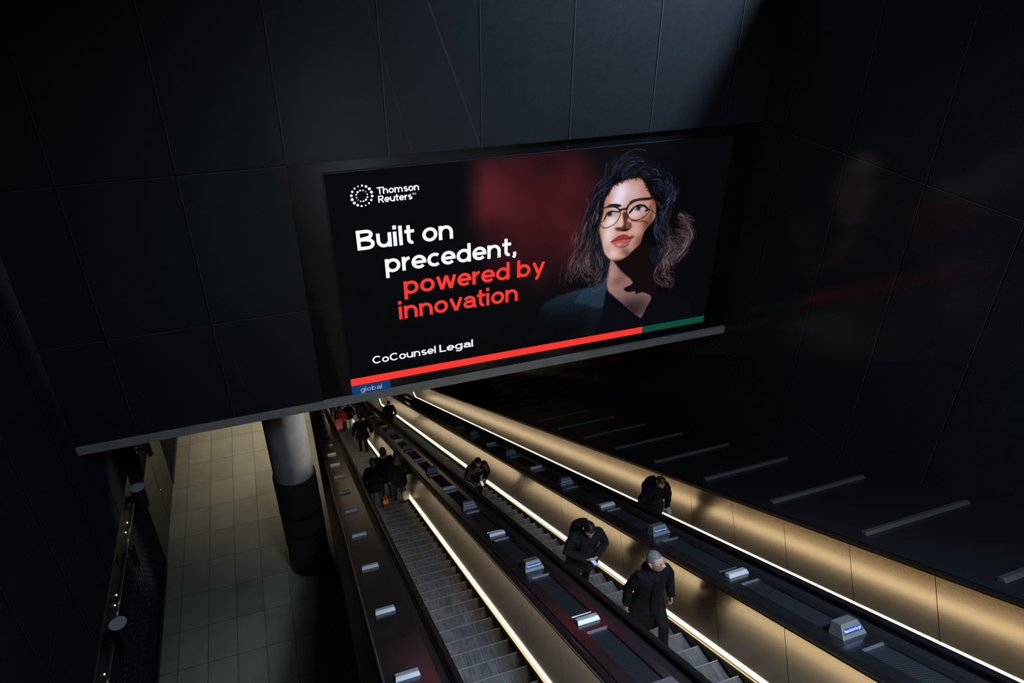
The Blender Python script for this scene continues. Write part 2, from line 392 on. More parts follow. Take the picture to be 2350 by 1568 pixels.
M_BRONZE = mat('brushed_bronze', (.44, .35, .24), .25, 1., nodes=brushed((.455, .375, .27), .235))
M_TRIM = mat('bronze_trim', (.22, .17, .10), .4, 1.)
M_SKIRT = mat('skirt_panel', (.018, .016, .014), .4, .3)
M_LED = mat('led_strip_glow', (1, .95, .8), .4, emit=(1.0, .87, .62), es=6.5)
def treadmat(nt, p):
    g = G(nt); pos, x = g.pos()
    n = g.noise(g.scale(pos, (38, 1.2, 1.2)), 1.0, 3, .7); n2 = g.noise(pos, 5, 3)
    g.l(g.ramp(g.math('ADD', g.math('MULTIPLY', n, .6), g.math('MULTIPLY', n2, .4)), [(.3, (.045, .044, .044)), (.72, (.21, .21, .212))]), p.inputs['Base Color'])
    g.val(p.inputs['Roughness'], g.math('MULTIPLY_ADD', n2, .2, .36))
M_STEP = mat('step_aluminium', (.3, .3, .3), .45, .35, nodes=treadmat)
def deckmat(nt, p):
    g = G(nt); pos, x = g.pos()
    n = g.noise(g.scale(pos, (90, 2, 2)), 1.0, 4, .65); n2 = g.noise(pos, 3.0, 4)
    g.l(g.ramp(g.math('ADD', g.math('MULTIPLY', n, .5), g.math('MULTIPLY', n2, .5)), [(.25, (.13, .13, .14)), (.75, (.27, .27, .285))]), p.inputs['Base Color'])
    g.val(p.inputs['Roughness'], g.math('MULTIPLY_ADD', n2, .10, .15))
M_DECK = mat('deck_steel', (.3, .3, .32), .2, .95, nodes=deckmat)
M_BAR = mat('bar_steel', (.42, .43, .445), .45, .1); M_SIGN = mat('sign_box_steel', (.12, .122, .126), .55, .25)
def meshmat(nt, p):
    g = G(nt); pos, x = g.pos()
    a = g.grid(g.math('ADD', x[1], g.math('MULTIPLY', x[0], .35)), .034, 0, .0075); b = g.grid(x[0], .02, 0, .004)
    g.l(g.mix(g.math('MAXIMUM', a, b), (.004, .005, .006, 1), (.02, .023, .028, 1)), p.inputs['Base Color'])
M_VENT = mat('vent_mesh', (.02, .02, .025), .7, .0, spec=.15, nodes=meshmat)

M_NOSE = mat('step_nosing', (.2, .19, .18), .5, .3)
def make_step():
    """one tread with its comb of cleats and the riser under its nose; origin at the nose"""
    bm = bmesh.new(); hw, n = .52, 104; prof = []
    for i in range(n):
        x = -hw+2*hw*i/n; wv = 2*hw/n
        prof += [(x, 0), (x+wv*.52, 0), (x+wv*.56, -.0045), (x+wv*.96, -.0045)]
    prof.append((hw, 0)); top = []
    for y in (-.415, -.004):
        top.append([bm.verts.new((x, y+(0 if z < 0 else .004), z)) for x, z in prof])
    for i in range(len(prof)-1): bm.faces.new((top[0][i], top[0][i+1], top[1][i+1], top[1][i]))
    und = [[bm.verts.new((x, y, -.05)) for x in (-hw, hw)] for y in (-.415, -.004)]
    ris = [bm.verts.new((x, y, z)) for x, y, z in ((-hw, .0, -.05), (hw, .0, -.05), (hw, -.03, -.24), (-hw, -.03, -.24))]
    bm.faces.new(ris)
    bm.faces.new(top[1][::-1]+und[1]) if False else None
    for i in range(len(prof)-1):      # serrated front edge
        a, b = top[1][i], top[1][i+1]
        c = bm.verts.new((b.co.x, b.co.y, -.05)); d = bm.verts.new((a.co.x, a.co.y, -.05)); bm.faces.new((a, b, c, d))
    for sx in (-hw, hw):
        q = [bm.verts.new(v) for v in ((sx, -.415, 0), (sx, 0, 0), (sx, 0, -.05), (sx, -.415, -.05))]; bm.faces.new(q)
    bmesh.ops.remove_doubles(bm, verts=bm.verts, dist=1e-5)
    k0 = len(bm.faces); box(bm, (-hw, -.009, .0), (hw, .004, .002)); box(bm, (-hw, -.415, -.001), (hw, -.392, .003))  # rear box: dark strip put in for the shade against the next riser
    bm.faces.ensure_lookup_table()
    for f in bm.faces: f.material_index = 0 if f.index < 0 else f.material_index
    nf = list(bm.faces)
    for f in nf[k0:k0+6]: f.material_index = 1
    for f in nf[k0+6:]: f.material_index = 2
    me = bpy.data.meshes.new('step'); bm.normal_update(); bm.to_mesh(me); bm.free(); me.materials.append(M_STEP); me.materials.append(M_NOSE); me.materials.append(M_DARK); return me
STEP = make_step(); DS = .4577
NOSE = {}
def nose(esc, n):
    s = (9.946, 8.587, 8.75)[esc] + n*DS
    return s*CI-5.09*SI, CZ-s*SI-5.09*CI
def tread(esc, y):
    """(y at mid-tread, z) of the step under y"""
    n = round((y+.2-nose(esc, 0)[0])/(DS*CI)); yn, zn = nose(esc, n); return yn-.2, zn

ESC_LABEL = ['escalator on the left carrying people downwards, beside the tiled concourse', 'middle escalator of the three, with the grey-haired man walking up', 'escalator on the right, beside the dark sloping apron with long bars']
def escalator(k):
    ox = k*PITCH; cxx = 1.85+ox
    e = empty('escalator', I(cxx, 1.0, 5.09), 0, ESC_LABEL[k], 'escalator', 'the three parallel escalators')
    def K(o): return keep(o, e)
    n0 = math.ceil((2.6-(9.946, 8.587, 8.75)[k])/DS)
    for i in range(95):
        y, z = nose(k, n0+i)
        o = bpy.data.objects.new('step', STEP); COL.objects.link(o); o.location = (cxx, y, z); K(o)
    for s in (-1, 1):
        xb = cxx+s*.572; xt = 2.476+ox+.004 if s > 0 else 1.16+ox
        a, b = xb, xt
        K(run('balustrade_panel', [(a, 4.965), (b, 4.115), (b+s*.012, 4.115), (a+s*.012, 4.965)], M_BRONZE, None, 1.0))
        K(run('skirt_panel', [(cxx+s*.535, 5.035), (cxx+s*.55, 5.035), (cxx+s*.55, 5.75), (cxx+s*.535, 5.75)], M_SKIRT, None, 1.0))
        K(run('ledge_trim', [(cxx+s*.532, 5.02), (cxx+s*.532, 5.045), (cxx+s*.6, 5.045), (cxx+s*.6, 5.02)], M_TRIM, None, 1.0))
        K(run('led_strip', [(cxx+s*.561, 4.94), (cxx+s*.558, 4.998), (cxx+s*.571, 4.998), (cxx+s*.571, 4.94)], M_LED, None, 1.0))
        h = xt
        K(run('handrail', [(h-s*.006, 4.085), (h-s*.002, 4.06), (h+s*.02, 4.045), (h+s*.06, 4.045), (h+s*.082, 4.06), (h+s*.086, 4.085), (h+s*.07, 4.11), (h+s*.012, 4.11)], M_BLACK, None, 1.0, smooth=False))
        K(run('handrail_guide', [(h+s*.006, 4.11), (h+s*.08, 4.11), (h+s*.08, 4.16), (h+s*.012, 4.16)], M_TRIM if s > 0 else M_DARK, None, 1.0))
    K(run('step_track', [(cxx-.55, 5.6), (cxx+.55, 5.6), (cxx+.55, 5.75), (cxx-.55, 5.75)], M_DARK, None, 1.0))
    bm = bmesh.new(); p = I(0, s_kink(5.09), 5.09); box(bm, (cxx-.53, p.y-.2, p.z-.1), (cxx+.53, p.y+2.6, p.z-.02)); K(newobj('comb_plate', bm, M_STEP))
    return e
ESC = [escalator(k) for k in range(3)]

# ------------------------------------------------------------------ decks between the escalators, with bars, signs and vents
MARK0, DMARK = 8.26, 2.075       # slope distance of the first marker, spacing
BLUE_PLATE = mat('sign_plate_blue', srgb(26, 52, 126), .6, spec=.15, emit=srgb(22, 48, 120), es=.0); M_WHITE = mat('sign_lettering', (.8, .82, .85), .5)
M_EDGEB = mat('polished_edge', (.72, .74, .78), .2, .9)
def bar_part(par, Xc, wid, s, w=4.118, m=M_BAR, name='anti_slide_bar', h=.055, dep=.13):
    bm = bmesh.new(); a, b = Xc-wid/2, Xc+wid/2
    hexa(bm, [I(a, s-dep/2, w), I(b, s-dep/2, w), I(b, s+dep/2, w), I(a, s+dep/2, w), I(a+.012, s-dep/2+.03, w-h), I(b-.012, s-dep/2+.03, w-h), I(b-.012, s+dep/2-.01, w-h), I(a+.012, s+dep/2-.01, w-h)])
    bmesh.ops.recalc_face_normals(bm, faces=bm.faces); bevel(bm, .006, 1)
    return keep(newobj(name, bm, m), par)
def sign_box(par, Xc, s, w=4.118):
    """steel hood with a sloping face to the riders; the plate carries one line of white writing on blue"""
    a, b, h = .16, .112, .145; s0, s1 = s-.02, s+.22
    bm = bmesh.new()
    P = [I(Xc-a, s0, w), I(Xc+a, s0, w), I(Xc+a, s1, w), I(Xc-a, s1, w), I(Xc-b, s0+.065, w-h), I(Xc+b, s0+.065, w-h), I(Xc+b, s1-.03, w-h), I(Xc-b, s1-.03, w-h)]
    hexa(bm, P); bmesh.ops.recalc_face_normals(bm, faces=bm.faces); bevel(bm, .008, 2)
    o = keep(newobj('sign_box', bm, M_SIGN), par)
    # front face frame: ex across, ey up the face
    A, B, C, D = P[0], P[1], P[5], P[4]
    ex = (B-A).normalized(); mid0 = (A+B)/2; mid1 = (C+D)/2; ey = (mid1-mid0); H = ey.length; ey = ey/H; nz = ex.cross(ey)
    if nz.dot(I(0, -1, 0)-I(0, 0, 0)) < 0: nz = -nz
    f = lambda u, v, d=.003: mid0+ex*u+ey*v+nz*d
    for nm, hw, v0, v1, d, m in (('plate_rim', .124, .048, .110, .003, M_SIGN), ('sign_plate', .119, .052, .106, .005, BLUE_PLATE)):
        bm = bmesh.new(); t = .012
        q = [bm.verts.new(f(u, v, d)) for u, v in ((-hw-t, v0), (hw+t, v0), (hw-t, v1), (-hw+t, v1))]; bm.faces.new(q); keep(newobj(nm, bm, m), o)
    bm = bmesh.new(); text_strokes(bm, 'Please stand on the right', lambda u, v: f(-.108+u, .068+v, .0065), .0215, width=.216)
    keep(newobj('sign_lettering', bm, M_WHITE), o)
    return o
DECKLAB = ['narrow steel deck along the left edge of the left escalator, with short pale bars', 'steel deck between the left and middle escalators, with blue sign boxes and mesh vents',
           'steel deck between the middle and right escalators, with blue sign boxes and mesh vents']
MARKS = [MARK0+DMARK*n for n in range(-3, 19)]
def deck(k):
    ox = (k-1)*PITCH
    x0, x1 = (2.637+ox, 3.168+ox); v0, v1 = 2.80+ox, 3.075+ox
    if k == 0: x0, x1 = .345, .945
    e = empty('escalator_deck', I((x0+x1)/2, 1.0, 4.12), 0, DECKLAB[k], 'escalator deck', 'decks between the escalators')
    if k == 0:
        keep(run('deck_plate', [(x0, 4.118), (x1, 4.118), (x1, 4.15), (x0, 4.15)], M_DECK, None, 1.0), e)
        keep(run('edge_strip', [(x0-.012, 4.11), (x0+.004, 4.11), (x0+.004, 4.3), (x0-.012, 4.3)], M_EDGEB, None, 1.0), e)
        keep(run('channel', [(x1, 4.14), (1.07, 4.14), (1.07, 4.16), (x1, 4.16)], M_DARK, None, 1.0), e)
        keep(run('casing', [(.125, 4.62), (x0-.012, 4.62), (x0-.012, 4.3), (x0+.004, 4.3), (x0+.004, 4.7), (.145, 4.7)], M_DARK, None, 1.0), e)
        # side casing down to the concourse floor
        bm = bmesh.new(); s1 = (CZ-4.66*CI)/SI
        v = [bm.verts.new(p) for p in (I(.132, 1, 4.64), I(.132, s1, 4.64), Vector((.132, I(0, 1, 4.64).y, 0)))]; bm.faces.new(v)
        v2 = [bm.verts.new(p+Vector((.01, 0, 0))) for p in (I(.132, 1, 4.64), I(.132, s1, 4.64), Vector((.132, I(0, 1, 4.64).y, 0)))]; bm.faces.new(v2[::-1])
        keep(newobj('side_casing', bm, M_DARK), e)
    else:
        keep(run('deck_rail', [(x0, 4.118), (v0, 4.118), (v0, 4.17), (x0, 4.17)], M_DECK, None, 1.0), e)
        keep(run('deck_rail', [(v1, 4.118), (x1, 4.118), (x1, 4.17), (v1, 4.17)], M_DECK, None, 1.0), e)
        keep(run('channel', [(2.57+ox, 4.14), (x0, 4.14), (x0, 4.16), (2.57+ox, 4.16)], M_DARK, None, 1.0), e)
        keep(run('channel', [(x1, 4.14), (3.300+ox, 4.14), (3.300+ox, 4.16), (x1, 4.16)], M_DARK, None, 1.0), e)
        bm = bmesh.new(); ibox(bm, v0, v1, s_kink(4.12)-.3, s_kink(4.12), 4.118, 4.17); bmesh.ops.recalc_face_normals(bm, faces=bm.faces); keep(newobj('deck_bridge', bm, M_DECK), e)
    for n, s in zip(range(-3, 19), MARKS):
        if k == 0: bar_part(e, .615, .30, s); continue
        bm = bmesh.new(); ibox(bm, v0, v1, s-.27, s+.22, 4.118, 4.17); bmesh.ops.recalc_face_normals(bm, faces=bm.faces); keep(newobj('deck_bridge', bm, M_DECK), e)
        if n % 2 == 0: bar_part(e, 2.93+ox, .31, s)
        else: sign_box(e, 2.935+ox, s-.02)
        # the mesh vent between this marker and the next one down, sunk a little
        bm = bmesh.new(); ibox(bm, v0, v1, s+.22, s+DMARK-.27, 4.145, 4.17); bmesh.ops.recalc_face_normals(bm, faces=bm.faces); keep(newobj('vent_mesh', bm, M_VENT), e)
        for q0, q1 in ((s+.212, s+.226), (s+DMARK-.276, s+DMARK-.264)):
            bm = bmesh.new(); ibox(bm, v0, v1, q0, q1, 4.112, 4.15); bmesh.ops.recalc_face_normals(bm, faces=bm.faces); keep(newobj('vent_rim', bm, M_EDGEB), e)
    return e

# ------------------------------------------------------------------ lettering: one-weight strokes, x-height 1
def arc(cx, cy, rx, ry, a0, a1, n=14): return [(cx+rx*cos(R(a0+(a1-a0)*k/n)), cy+ry*sin(R(a0+(a1-a0)*k/n))) for k in range(n+1)]
SWD = .228; hh = SWD/2; XO = .375; YO = .5-hh/1.15; CAP = 1.36
def bowl(cx): return arc(cx, .5, XO, .5-hh, 0, 360, 24)
def arch(x0, x1): return [(x0, 0), (x0, .50)]+arc((x0+x1)/2, .50, (x1-x0)/2, .5-hh, 180, 0, 12)+[(x1, 0)]
def st(x, y0=0., y1=1.): return [(x, y0), (x, y1)]
GL = {
 'a': (1.02, [arc(.47, .60, .33, .5-hh-.10, 160, 0, 10)+[(.80, .25)]+arc(.92, .26, .12, .14, 180, 290, 5), [(.80, .56), (.48, .555)]+arc(.42, .345, .285, .21, 90, 270, 10)+arc(.5, .40, .30, .265, 270, 350, 6)]),
 'b': (1.08, [st(hh, 0, CAP), bowl(hh+XO)]), 'c': (.92, [arc(hh+XO, .5, XO, .5-hh, 48, 312, 18)]), 'd': (1.08, [st(hh+2*XO, 0, CAP), bowl(hh+XO)]),
 'e': (1.04, [[(hh, .49), (hh+2*XO, .49)]+arc(hh+XO, .5, XO, .5-hh, 0, 318, 22)]), 'g': (1.08, [bowl(hh+XO), [(hh+2*XO, 1), (hh+2*XO, .02)]+arc(hh+XO, .02, XO, .32, 0, -150, 12)]),
 'h': (1.05, [st(hh, 0, CAP), arch(hh, hh+.71)]), 'i': (.36, [st(hh), [(hh, 1.15), (hh, 1.42)]]), 'l': (.36, [st(hh, 0, CAP)]),
 'm': (1.66, [st(hh), arch(hh, hh+.64), arch(hh+.64, hh+1.28)]), 'n': (1.05, [st(hh), arch(hh, hh+.71)]), 'o': (1.06, [bowl(hh+XO)]),
 'p': (1.08, [st(hh, -.37, 1), bowl(hh+XO)]), 'r': (.62, [st(hh), [(hh, .35)]+arc(hh+.44, .42, .44, .58-hh, 180, 95, 8)]),
 's': (.90, [arc(.43, .70, .27, .30-hh*.95, 35, 265, 12)+arc(.45, .30, .29, .30-hh*.95, 85, -150, 12)]),
 't': (.68, [[(.26, 1.32), (.26, .34)]+arc(.46, .34, .20, .34-hh, 180, 290, 7), [(.0, 1-hh*.9), (.62, 1-hh*.9)]]),
 'u': (1.04, [[(hh, 1), (hh, .5)]+arc(hh+.355, .5, .355, .5-hh, 180, 360, 12), st(hh+.71)]), 'v': (1.0, [[(.13, 1), (.49, .0)], [(.87, 1), (.51, .0)]]),
 'w': (1.46, [[(.13, 1), (.41, .0)], [(.71, 1), (.43, .0)], [(.71, 1), (1.0, .0)], [(1.29, 1), (1.02, .0)]]), 'y': (1.0, [[(.13, 1), (.50, .12)], [(.86, 1), (.46, -.08)]+arc(.28, -.06, .18, .20, -10, -95, 5)]),
 ',': (.42, [[(.20, .27), (.20, .02), (.12, -.16)]]), ' ': (.44, []),
 'B': (1.20, [st(hh, 0, CAP), [(hh, CAP-hh), (.58, CAP-hh)]+arc(.62, CAP-.34, .28, .34-hh, 90, -90, 8)+[(hh, .70)], [(hh, .70), (.62, .70)]+arc(.66, .385, .31, .385-hh, 90, -90, 9)+[(hh, hh)]]),
 'C': (1.36, [arc(.68, CAP/2, .54, CAP/2-hh, 42, 318, 22)]), 'L': (.92, [[(hh, CAP), (hh, hh), (.86, hh)]]), 'T': (1.08, [[(.0, CAP-hh), (1.04, CAP-hh)], st(.52, 0, CAP)]),
 'R': (1.14, [st(hh, 0, CAP), [(hh, CAP-hh), (.60, CAP-hh)]+arc(.62, CAP-.40, .30, .40-hh, 90, -90, 9)+[(hh, .56)], [(.55, .56), (.96, 0)]]),
 'P': (1.08, [st(hh, 0, CAP), [(hh, CAP-hh), (.60, CAP-hh)]+arc(.62, CAP-.42, .30, .42-hh, 90, -90, 9)+[(hh, .54)]]), 'M': (1.50, [st(hh, 0, CAP), [(hh, CAP-.1), (.72, .2), (1.31, CAP-.1)], st(1.31, 0, CAP)]),
}
def text_strokes(bm, body, put, xh, width=None, weight=1.0, space=1.0):
    """put(u, v) places a point of the line; xh is the x-height; width squeezes the whole line to that length"""
    total = sum(GL[c][0]*(space if c == ' ' else 1) for c in body)-.1; kx = xh if width is None else width/total
    x = 0.; h = hh*weight
    for c in body:
        adv, strokes = GL[c]
        for sk in strokes:
            P = [np.array(p, float) for i, p in enumerate(sk) if i == 0 or math.hypot(p[0]-sk[i-1][0], p[1]-sk[i-1][1]) > 1e-4]; closed = len(P) > 8 and np.hypot(*(P[0]-P[-1])) < 1e-6; n = len(P); L = []
            for i in range(n):
                a = P[i-1] if i else (P[-2] if closed else P[0]); b = P[i+1] if i < n-1 else (P[1] if closed else P[-1])
                d1 = P[i]-a if i or closed else b-P[i]; d2 = b-P[i] if i < n-1 or closed else P[i]-a
                d1 = d1/(np.hypot(*d1)+1e-9); d2 = d2/(np.hypot(*d2)+1e-9); t = d1+d2; t = t/(np.hypot(*t)+1e-9); nrm = np.array((-t[1], t[0]))
                k = h/max(.62, float(nrm.dot((-d1[1], d1[0])))); L.append((P[i]+nrm*k, P[i]-nrm*k))
            vs = [[bm.verts.new(put((x+q[0])*kx, q[1]*xh)) for q in pr] for pr in L]
            for p, q in zip(vs, vs[1:]): bm.faces.new((p[0], p[1], q[1], q[0]))
        x += adv*(space if c == ' ' else 1)
    return x*kx
DECKS = [deck(k) for k in range(3)]

# sloping apron on the right, up to the wall
ap = empty('sloping_apron', I(8.3, 1.0, 4.12), 0, 'dark sloping apron between the right escalator and the right wall, with long pale bars', 'apron')
M_APRON = mat('apron_panels', (.02, .021, .025), .3, .0)
keep(run('apron_plate', [(7.09, 4.118), (XR-.002, 4.118), (XR-.002, 4.25), (7.09, 4.25)], M_APRON, None, 1.0, flat=6.5), ap)
M_ABAR = mat('apron_bar', (.085, .079, .069), .5)
for s in MARKS: bar_part(ap, 8.33, 2.0, s, m=M_ABAR, h=.055, dep=.12)
keep(run('edge_channel', [(7.035, 4.14), (7.088, 4.14), (7.088, 4.16), (7.035, 4.16)], M_DARK, None, 1.0), ap)

PT = {'face':[(5287,2950),(5293,3033),(5340,3159),(5428,3314),(5549,3384),(5710,3431),(5862,3445),(6016,3453),(6114,3384),(6210,3231),(6324,3050),(6385,2982),(6450,2840),(6468,2739),(6480,2594),(6433,2504),(6329,2396),(6262,2307),(6224,2190),(6198,2070),(6130,1980),(6035,1900),(5892,1782),(5742,1728),(5599,1740),(5478,1810),(5379,1936),(5324,2078),(5272,2267),(5225,2441),(5231,2558),(5257,2696),(5283,2832)],
'noseshade':[(5720,2757),(5800,2770),(5856,2646),(5833,2566),(5920,2519),(5949,2420),(5884,2368),(5758,2362),(5630,2386),(5574,2450),(5636,2460),(5736,2459),(5760,2539),(5729,2661)],
'nosetip':[(5817,2532),(5867,2538),(5921,2483),(5923,2423),(5881,2398),(5827,2435)],
'noselight':[(5664,2693),(5711,2723),(5732,2638),(5731,2519),(5673,2467),(5609,2475),(5628,2544)],
'nostril':[(5731,2388),(5792,2410),(5869,2394),(5859,2365),(5784,2359)],
'upperlip':[(5506,2161),(5593,2237),(5690,2282),(5752,2294),(5843,2276),(5938,2218),(6011,2187),(5943,2163),(5776,2178),(5649,2174)],
'lowerlip':[(5519,2147),(5650,2172),(5801,2182),(5976,2154),(5913,2084),(5789,2045),(5661,2050),(5568,2094)],
'lipline':[(5506,2157),(5649,2177),(5801,2185),(5904,2177),(6011,2187)],
'underlip':[(5609,2057),(5727,2023),(5866,2041),(5939,2080),(5893,2025),(5768,1999)],
'browl':[(5336,2929),(5405,2970),(5527,2972),(5628,2947),(5671,2914),(5621,2894),(5483,2924),(5397,2928)],
'browr':[(5849,2968),(5931,3011),(6117,3027),(6339,3014),(6368,2985),(6276,2961),(6073,2974),(5949,2957),(5879,2919)],
'eyel':[(5351,2743),(5419,2804),(5543,2801),(5620,2792),(5548,2740),(5439,2718)],
'eyer':[(5896,2747),(5964,2821),(6035,2860),(6162,2845),(6259,2775),(6200,2735),(6098,2741),(5994,2771)],
'lidl':[(5326,2676),(5345,2743),(5377,2798),(5467,2824),(5542,2810),(5630,2791)],
'lidr':[(5871,2744),(5950,2829),(6052,2875),(6187,2854),(6286,2766),(6238,2742)],
'irisl':[(5424,2778),(5428,2733)],
'irisr':[(6070,2827),(6076,2771)],
'spark':[(6137,2792),(6140,2766)],
'sparkl':[(5496,2772),(5498,2754)],
'lensl':[(5106,2836),(5216,2900),(5361,2920),(5508,2909),(5604,2869),(5656,2811),(5658,2694),(5593,2584),(5482,2509),(5335,2484),(5235,2575),(5180,2705),(5164,2788)],
'lenslt':[(5106,2836),(5216,2900),(5361,2920),(5508,2909),(5604,2869),(5656,2811)],
'lensr':[(5795,2818),(5831,2901),(5899,2957),(5996,2992),(6170,3001),(6329,2989),(6330,2826),(6295,2688),(6178,2595),(6028,2568),(5897,2617),(5824,2715)],
'lensrt':[(5795,2818),(5831,2901),(5899,2957),(5996,2990),(6170,3001),(6342,2990)],
'bridge':[(5647,2812),(5688,2833),(5737,2836),(5802,2838)],
'hingel':[(5136,2803),(5152,2703)],
'hinger':[(6349,2964),(6343,2871)],
'temple':[(6383,2960),(6460,2905),(6604,2782)],
'shadr':[(5927,2572),(6070,2539),(6199,2523),(6279,2493),(6336,2449)],
'shadr2':[(6325,2755),(6407,2710),(6473,2649)],
'shadl':[(5238,2622),(5298,2638),(5334,2721)],
'neck':[(5530,1754),(5501,1493),(5486,1321),(5530,1063),(5654,922),(5868,719),(6345,278),(6425,263),(6511,470),(6607,719),(6380,871),(6213,853),(6190,925),(5998,941),(5912,1046),(6105,1157),(5796,1477),(5582,1739)],
'neckdark':[(5567,1749),(5796,1477),(6105,1157),(5912,1046),(5998,941),(6190,925),(6213,853),(6380,871),(6607,719),(6763,970),(6667,1727),(6222,2074),(6048,1914),(5773,1726)],
'jacket':[(3797,176),(3880,415),(3972,803),(4097,1011),(4473,1115),(5003,1196),(5243,1203),(5488,1361),(5505,1037),(5462,542),(5461,-44)],
'lapel':[(4751,900),(4974,1170),(5243,1203),(5488,1361),(5499,1038),(5469,731),(5282,669),(5028,807)],
'innertop':[(5504,1053),(5799,802),(6328,292),(6486,329),(6634,726),(7161,703),(7728,279),(7918,-267),(5461,-44),(5462,542)],
'hair':[(4528,1495),(4658,1797),(4796,2150),(4835,2453),(4936,2660),(4999,2977),(5097,3179),(5251,3372),(5436,3509),(5505,3682),(5607,3787),(5858,3823),(6125,3726),(6294,3527),(6575,3393),(6783,3184),(6911,2923),(7100,2677),(7231,2433),(7410,2295),(7415,2059),(7305,1835),(7378,1459),(7350,1215),(7162,928),(6963,704),(6671,688),(6484,910),(6245,1624),(5780,1986),(5558,1783),(5489,1526),(5417,1297),(5191,1089),(4854,1189),(4582,1293)],
'guides':[('a',[(5521,3500),(5533,3679),(5692,3779),(5949,3768)],40,60),('a',[(5637,3475),(5706,3637),(5894,3748),(6130,3687)],40,60),('a',[(5980,3480),(6111,3598),(6330,3471),(6522,3345)],30,50),('a',[(5438,3483),(5253,3346),(5125,3175),(5060,2916)],25,55),('a',[(6366,3415),(6560,3288),(6487,3161),(6646,3090)],30,40),('a',[(6583,3339),(6791,3128),(6791,2909),(6671,2672)],28,60),('b',[(5101,3125),(5043,2756),(4983,2378),(4918,2048)],35,55),('c',[(4964,2657),(4903,2276),(4783,1895),(4656,1564),(4609,1334)],40,80),('c',[(5045,2314),(4953,1957),(4826,1656),(4754,1371)],40,80),('b',[(5145,2524),(5234,2118),(5321,1759),(5346,1428)],30,45),('c',[(5012,1948),(5093,1616),(5231,1356),(5060,1232)],40,60),('b',[(5376,1809),(5370,1515),(5238,1264)],25,40),('b',[(6717,2778),(6670,2445),(6779,2084),(6771,1669)],25,60),('d',[(6999,2519),(7235,2404),(7410,2295)],20,30),('d',[(7005,2259),(7285,2076),(7223,1846),(6940,1825),(6804,1664)],40,90),('d',[(7161,2268),(7326,2011),(7176,1732),(6983,1517),(6845,1353)],30,70),('d',[(6779,2084),(6972,1821),(6852,1536),(6927,1216)],35,70),('c',[(6885,1531),(6796,1237),(7019,1014),(6937,900)],30,40),('e',[(6581,1934),(6579,1696),(6702,1466)],15,25),('a',[(6609,2679),(6622,2336),(6763,1968)],20,35)],
'smoke':[((2973,3578),60,(120,42,48)),((3400,3195),80,(95,32,38)),((2716,3274),45,(90,30,35)),((4636,3487),65,(105,28,34)),((4211,2838),80,(70,22,28)),((3861,2341),70,(60,18,24)),((4826,1828),50,(100,35,40)),((4262,1524),55,(55,16,20)),((4781,2587),40,(85,26,30)),((3736,3910),70,(55,16,22))]}

# ---- the picture that the advertising screen shows (millimetres on the screen's own plane) ----
def spline(pts, closed=False, n=6):
    p = np.array(pts, float); m = len(p); out = []
    rng = range(m) if closed else range(m-1)
    for i in rng:
        a, b, c, d = (p[(i-1) % m], p[i], p[(i+1) % m], p[(i+2) % m]) if closed else (p[max(i-1, 0)], p[i], p[i+1], p[min(i+2, m-1)])
        for k in range(n):
            t = k/n
            out.append(0.5*((2*b)+(c-a)*t+(2*a-5*b+4*c-d)*t*t+(3*b-a-3*c+d)*t**3))
    if not closed: out.append(p[-1])
    return np.array(out)

class Canvas:
    def __init__(s, u0, u1, v0, v1, step):
        s.u = np.arange(u0, u1+1, step, dtype=float); s.v = np.arange(v0, v1+1, step, dtype=float); s.step = step
        s.U, s.V = np.meshgrid(s.u, s.v); s.img = np.zeros(s.U.shape+(3,)); s.img[:] = (7, 8, 10)
    def box(s, lo, hi):
        i0, i1 = np.searchsorted(s.u, [lo[0], hi[0]]); j0, j1 = np.searchsorted(s.v, [lo[1], hi[1]])
        return slice(j0, j1), slice(i0, i1)
    def blend(s, b, a, col):
        s.img[b] = s.img[b]*(1-a[..., None])+np.asarray(col, float)*a[..., None]
    def dist(s, pts, b, closed):
        X, Y = s.U[b], s.V[b]; d = np.full(X.shape, 1e9); ins = np.zeros(X.shape, bool); n = len(pts)
        for i in range(n if closed else n-1):
            (ax, ay), (bx, by) = pts[i], pts[(i+1) % n]
            ex, ey = bx-ax, by-ay; L = ex*ex+ey*ey+1e-9
            t = np.clip(((X-ax)*ex+(Y-ay)*ey)/L, 0, 1)
            d = np.minimum(d, np.hypot(X-ax-t*ex, Y-ay-t*ey))
            if closed and ay != by:
                ins ^= ((ay > Y) != (by > Y)) & (X < ex*(Y-ay)/(by-ay)+ax)
        return np.where(ins, -d, d) if closed else d
    def mask(s, pts, soft=14, smooth=True):
        p = spline(pts, True) if smooth else np.array(pts, float)
        m = soft*2+20; b = s.box(p.min(0)-m, p.max(0)+m)
        return b, np.clip(.5-s.dist(p, b, True)/(2*soft), 0, 1)
    def poly(s, pts, col, soft=14, a=1., smooth=True):
        b, k = s.mask(pts, soft, smooth); s.blend(b, k*a, col)
    def line(s, pts, w, col, soft=8, a=1., closed=False, smooth=True, keep=None):
        p = spline(pts, closed) if smooth else np.array(pts, float)
        if closed: p = np.vstack([p, p[:1]])
        m = w+soft*2+20; b = s.box(p.min(0)-m, p.max(0)+m)
        k = np.clip(.5-(s.dist(p, b, False)-w/2)/(2*soft), 0, 1)*a
        s.blend(b, k if keep is None else k*keep[b], col)
    def blob(s, c, r, col, a=1., inside=None, ry=None, rot=0.):
        ry = ry or r; R = 2.6*max(r, ry); b = s.box((c[0]-R, c[1]-R), (c[0]+R, c[1]+R))
        x, y = s.U[b]-c[0], s.V[b]-c[1]; cs, sn = math.cos(rot), math.sin(rot)
        k = np.exp(-(((x*cs+y*sn)/r)**2+((y*cs-x*sn)/ry)**2))*a
        if inside is not None: k = k*inside[b]
        s.blend(b, k, col)

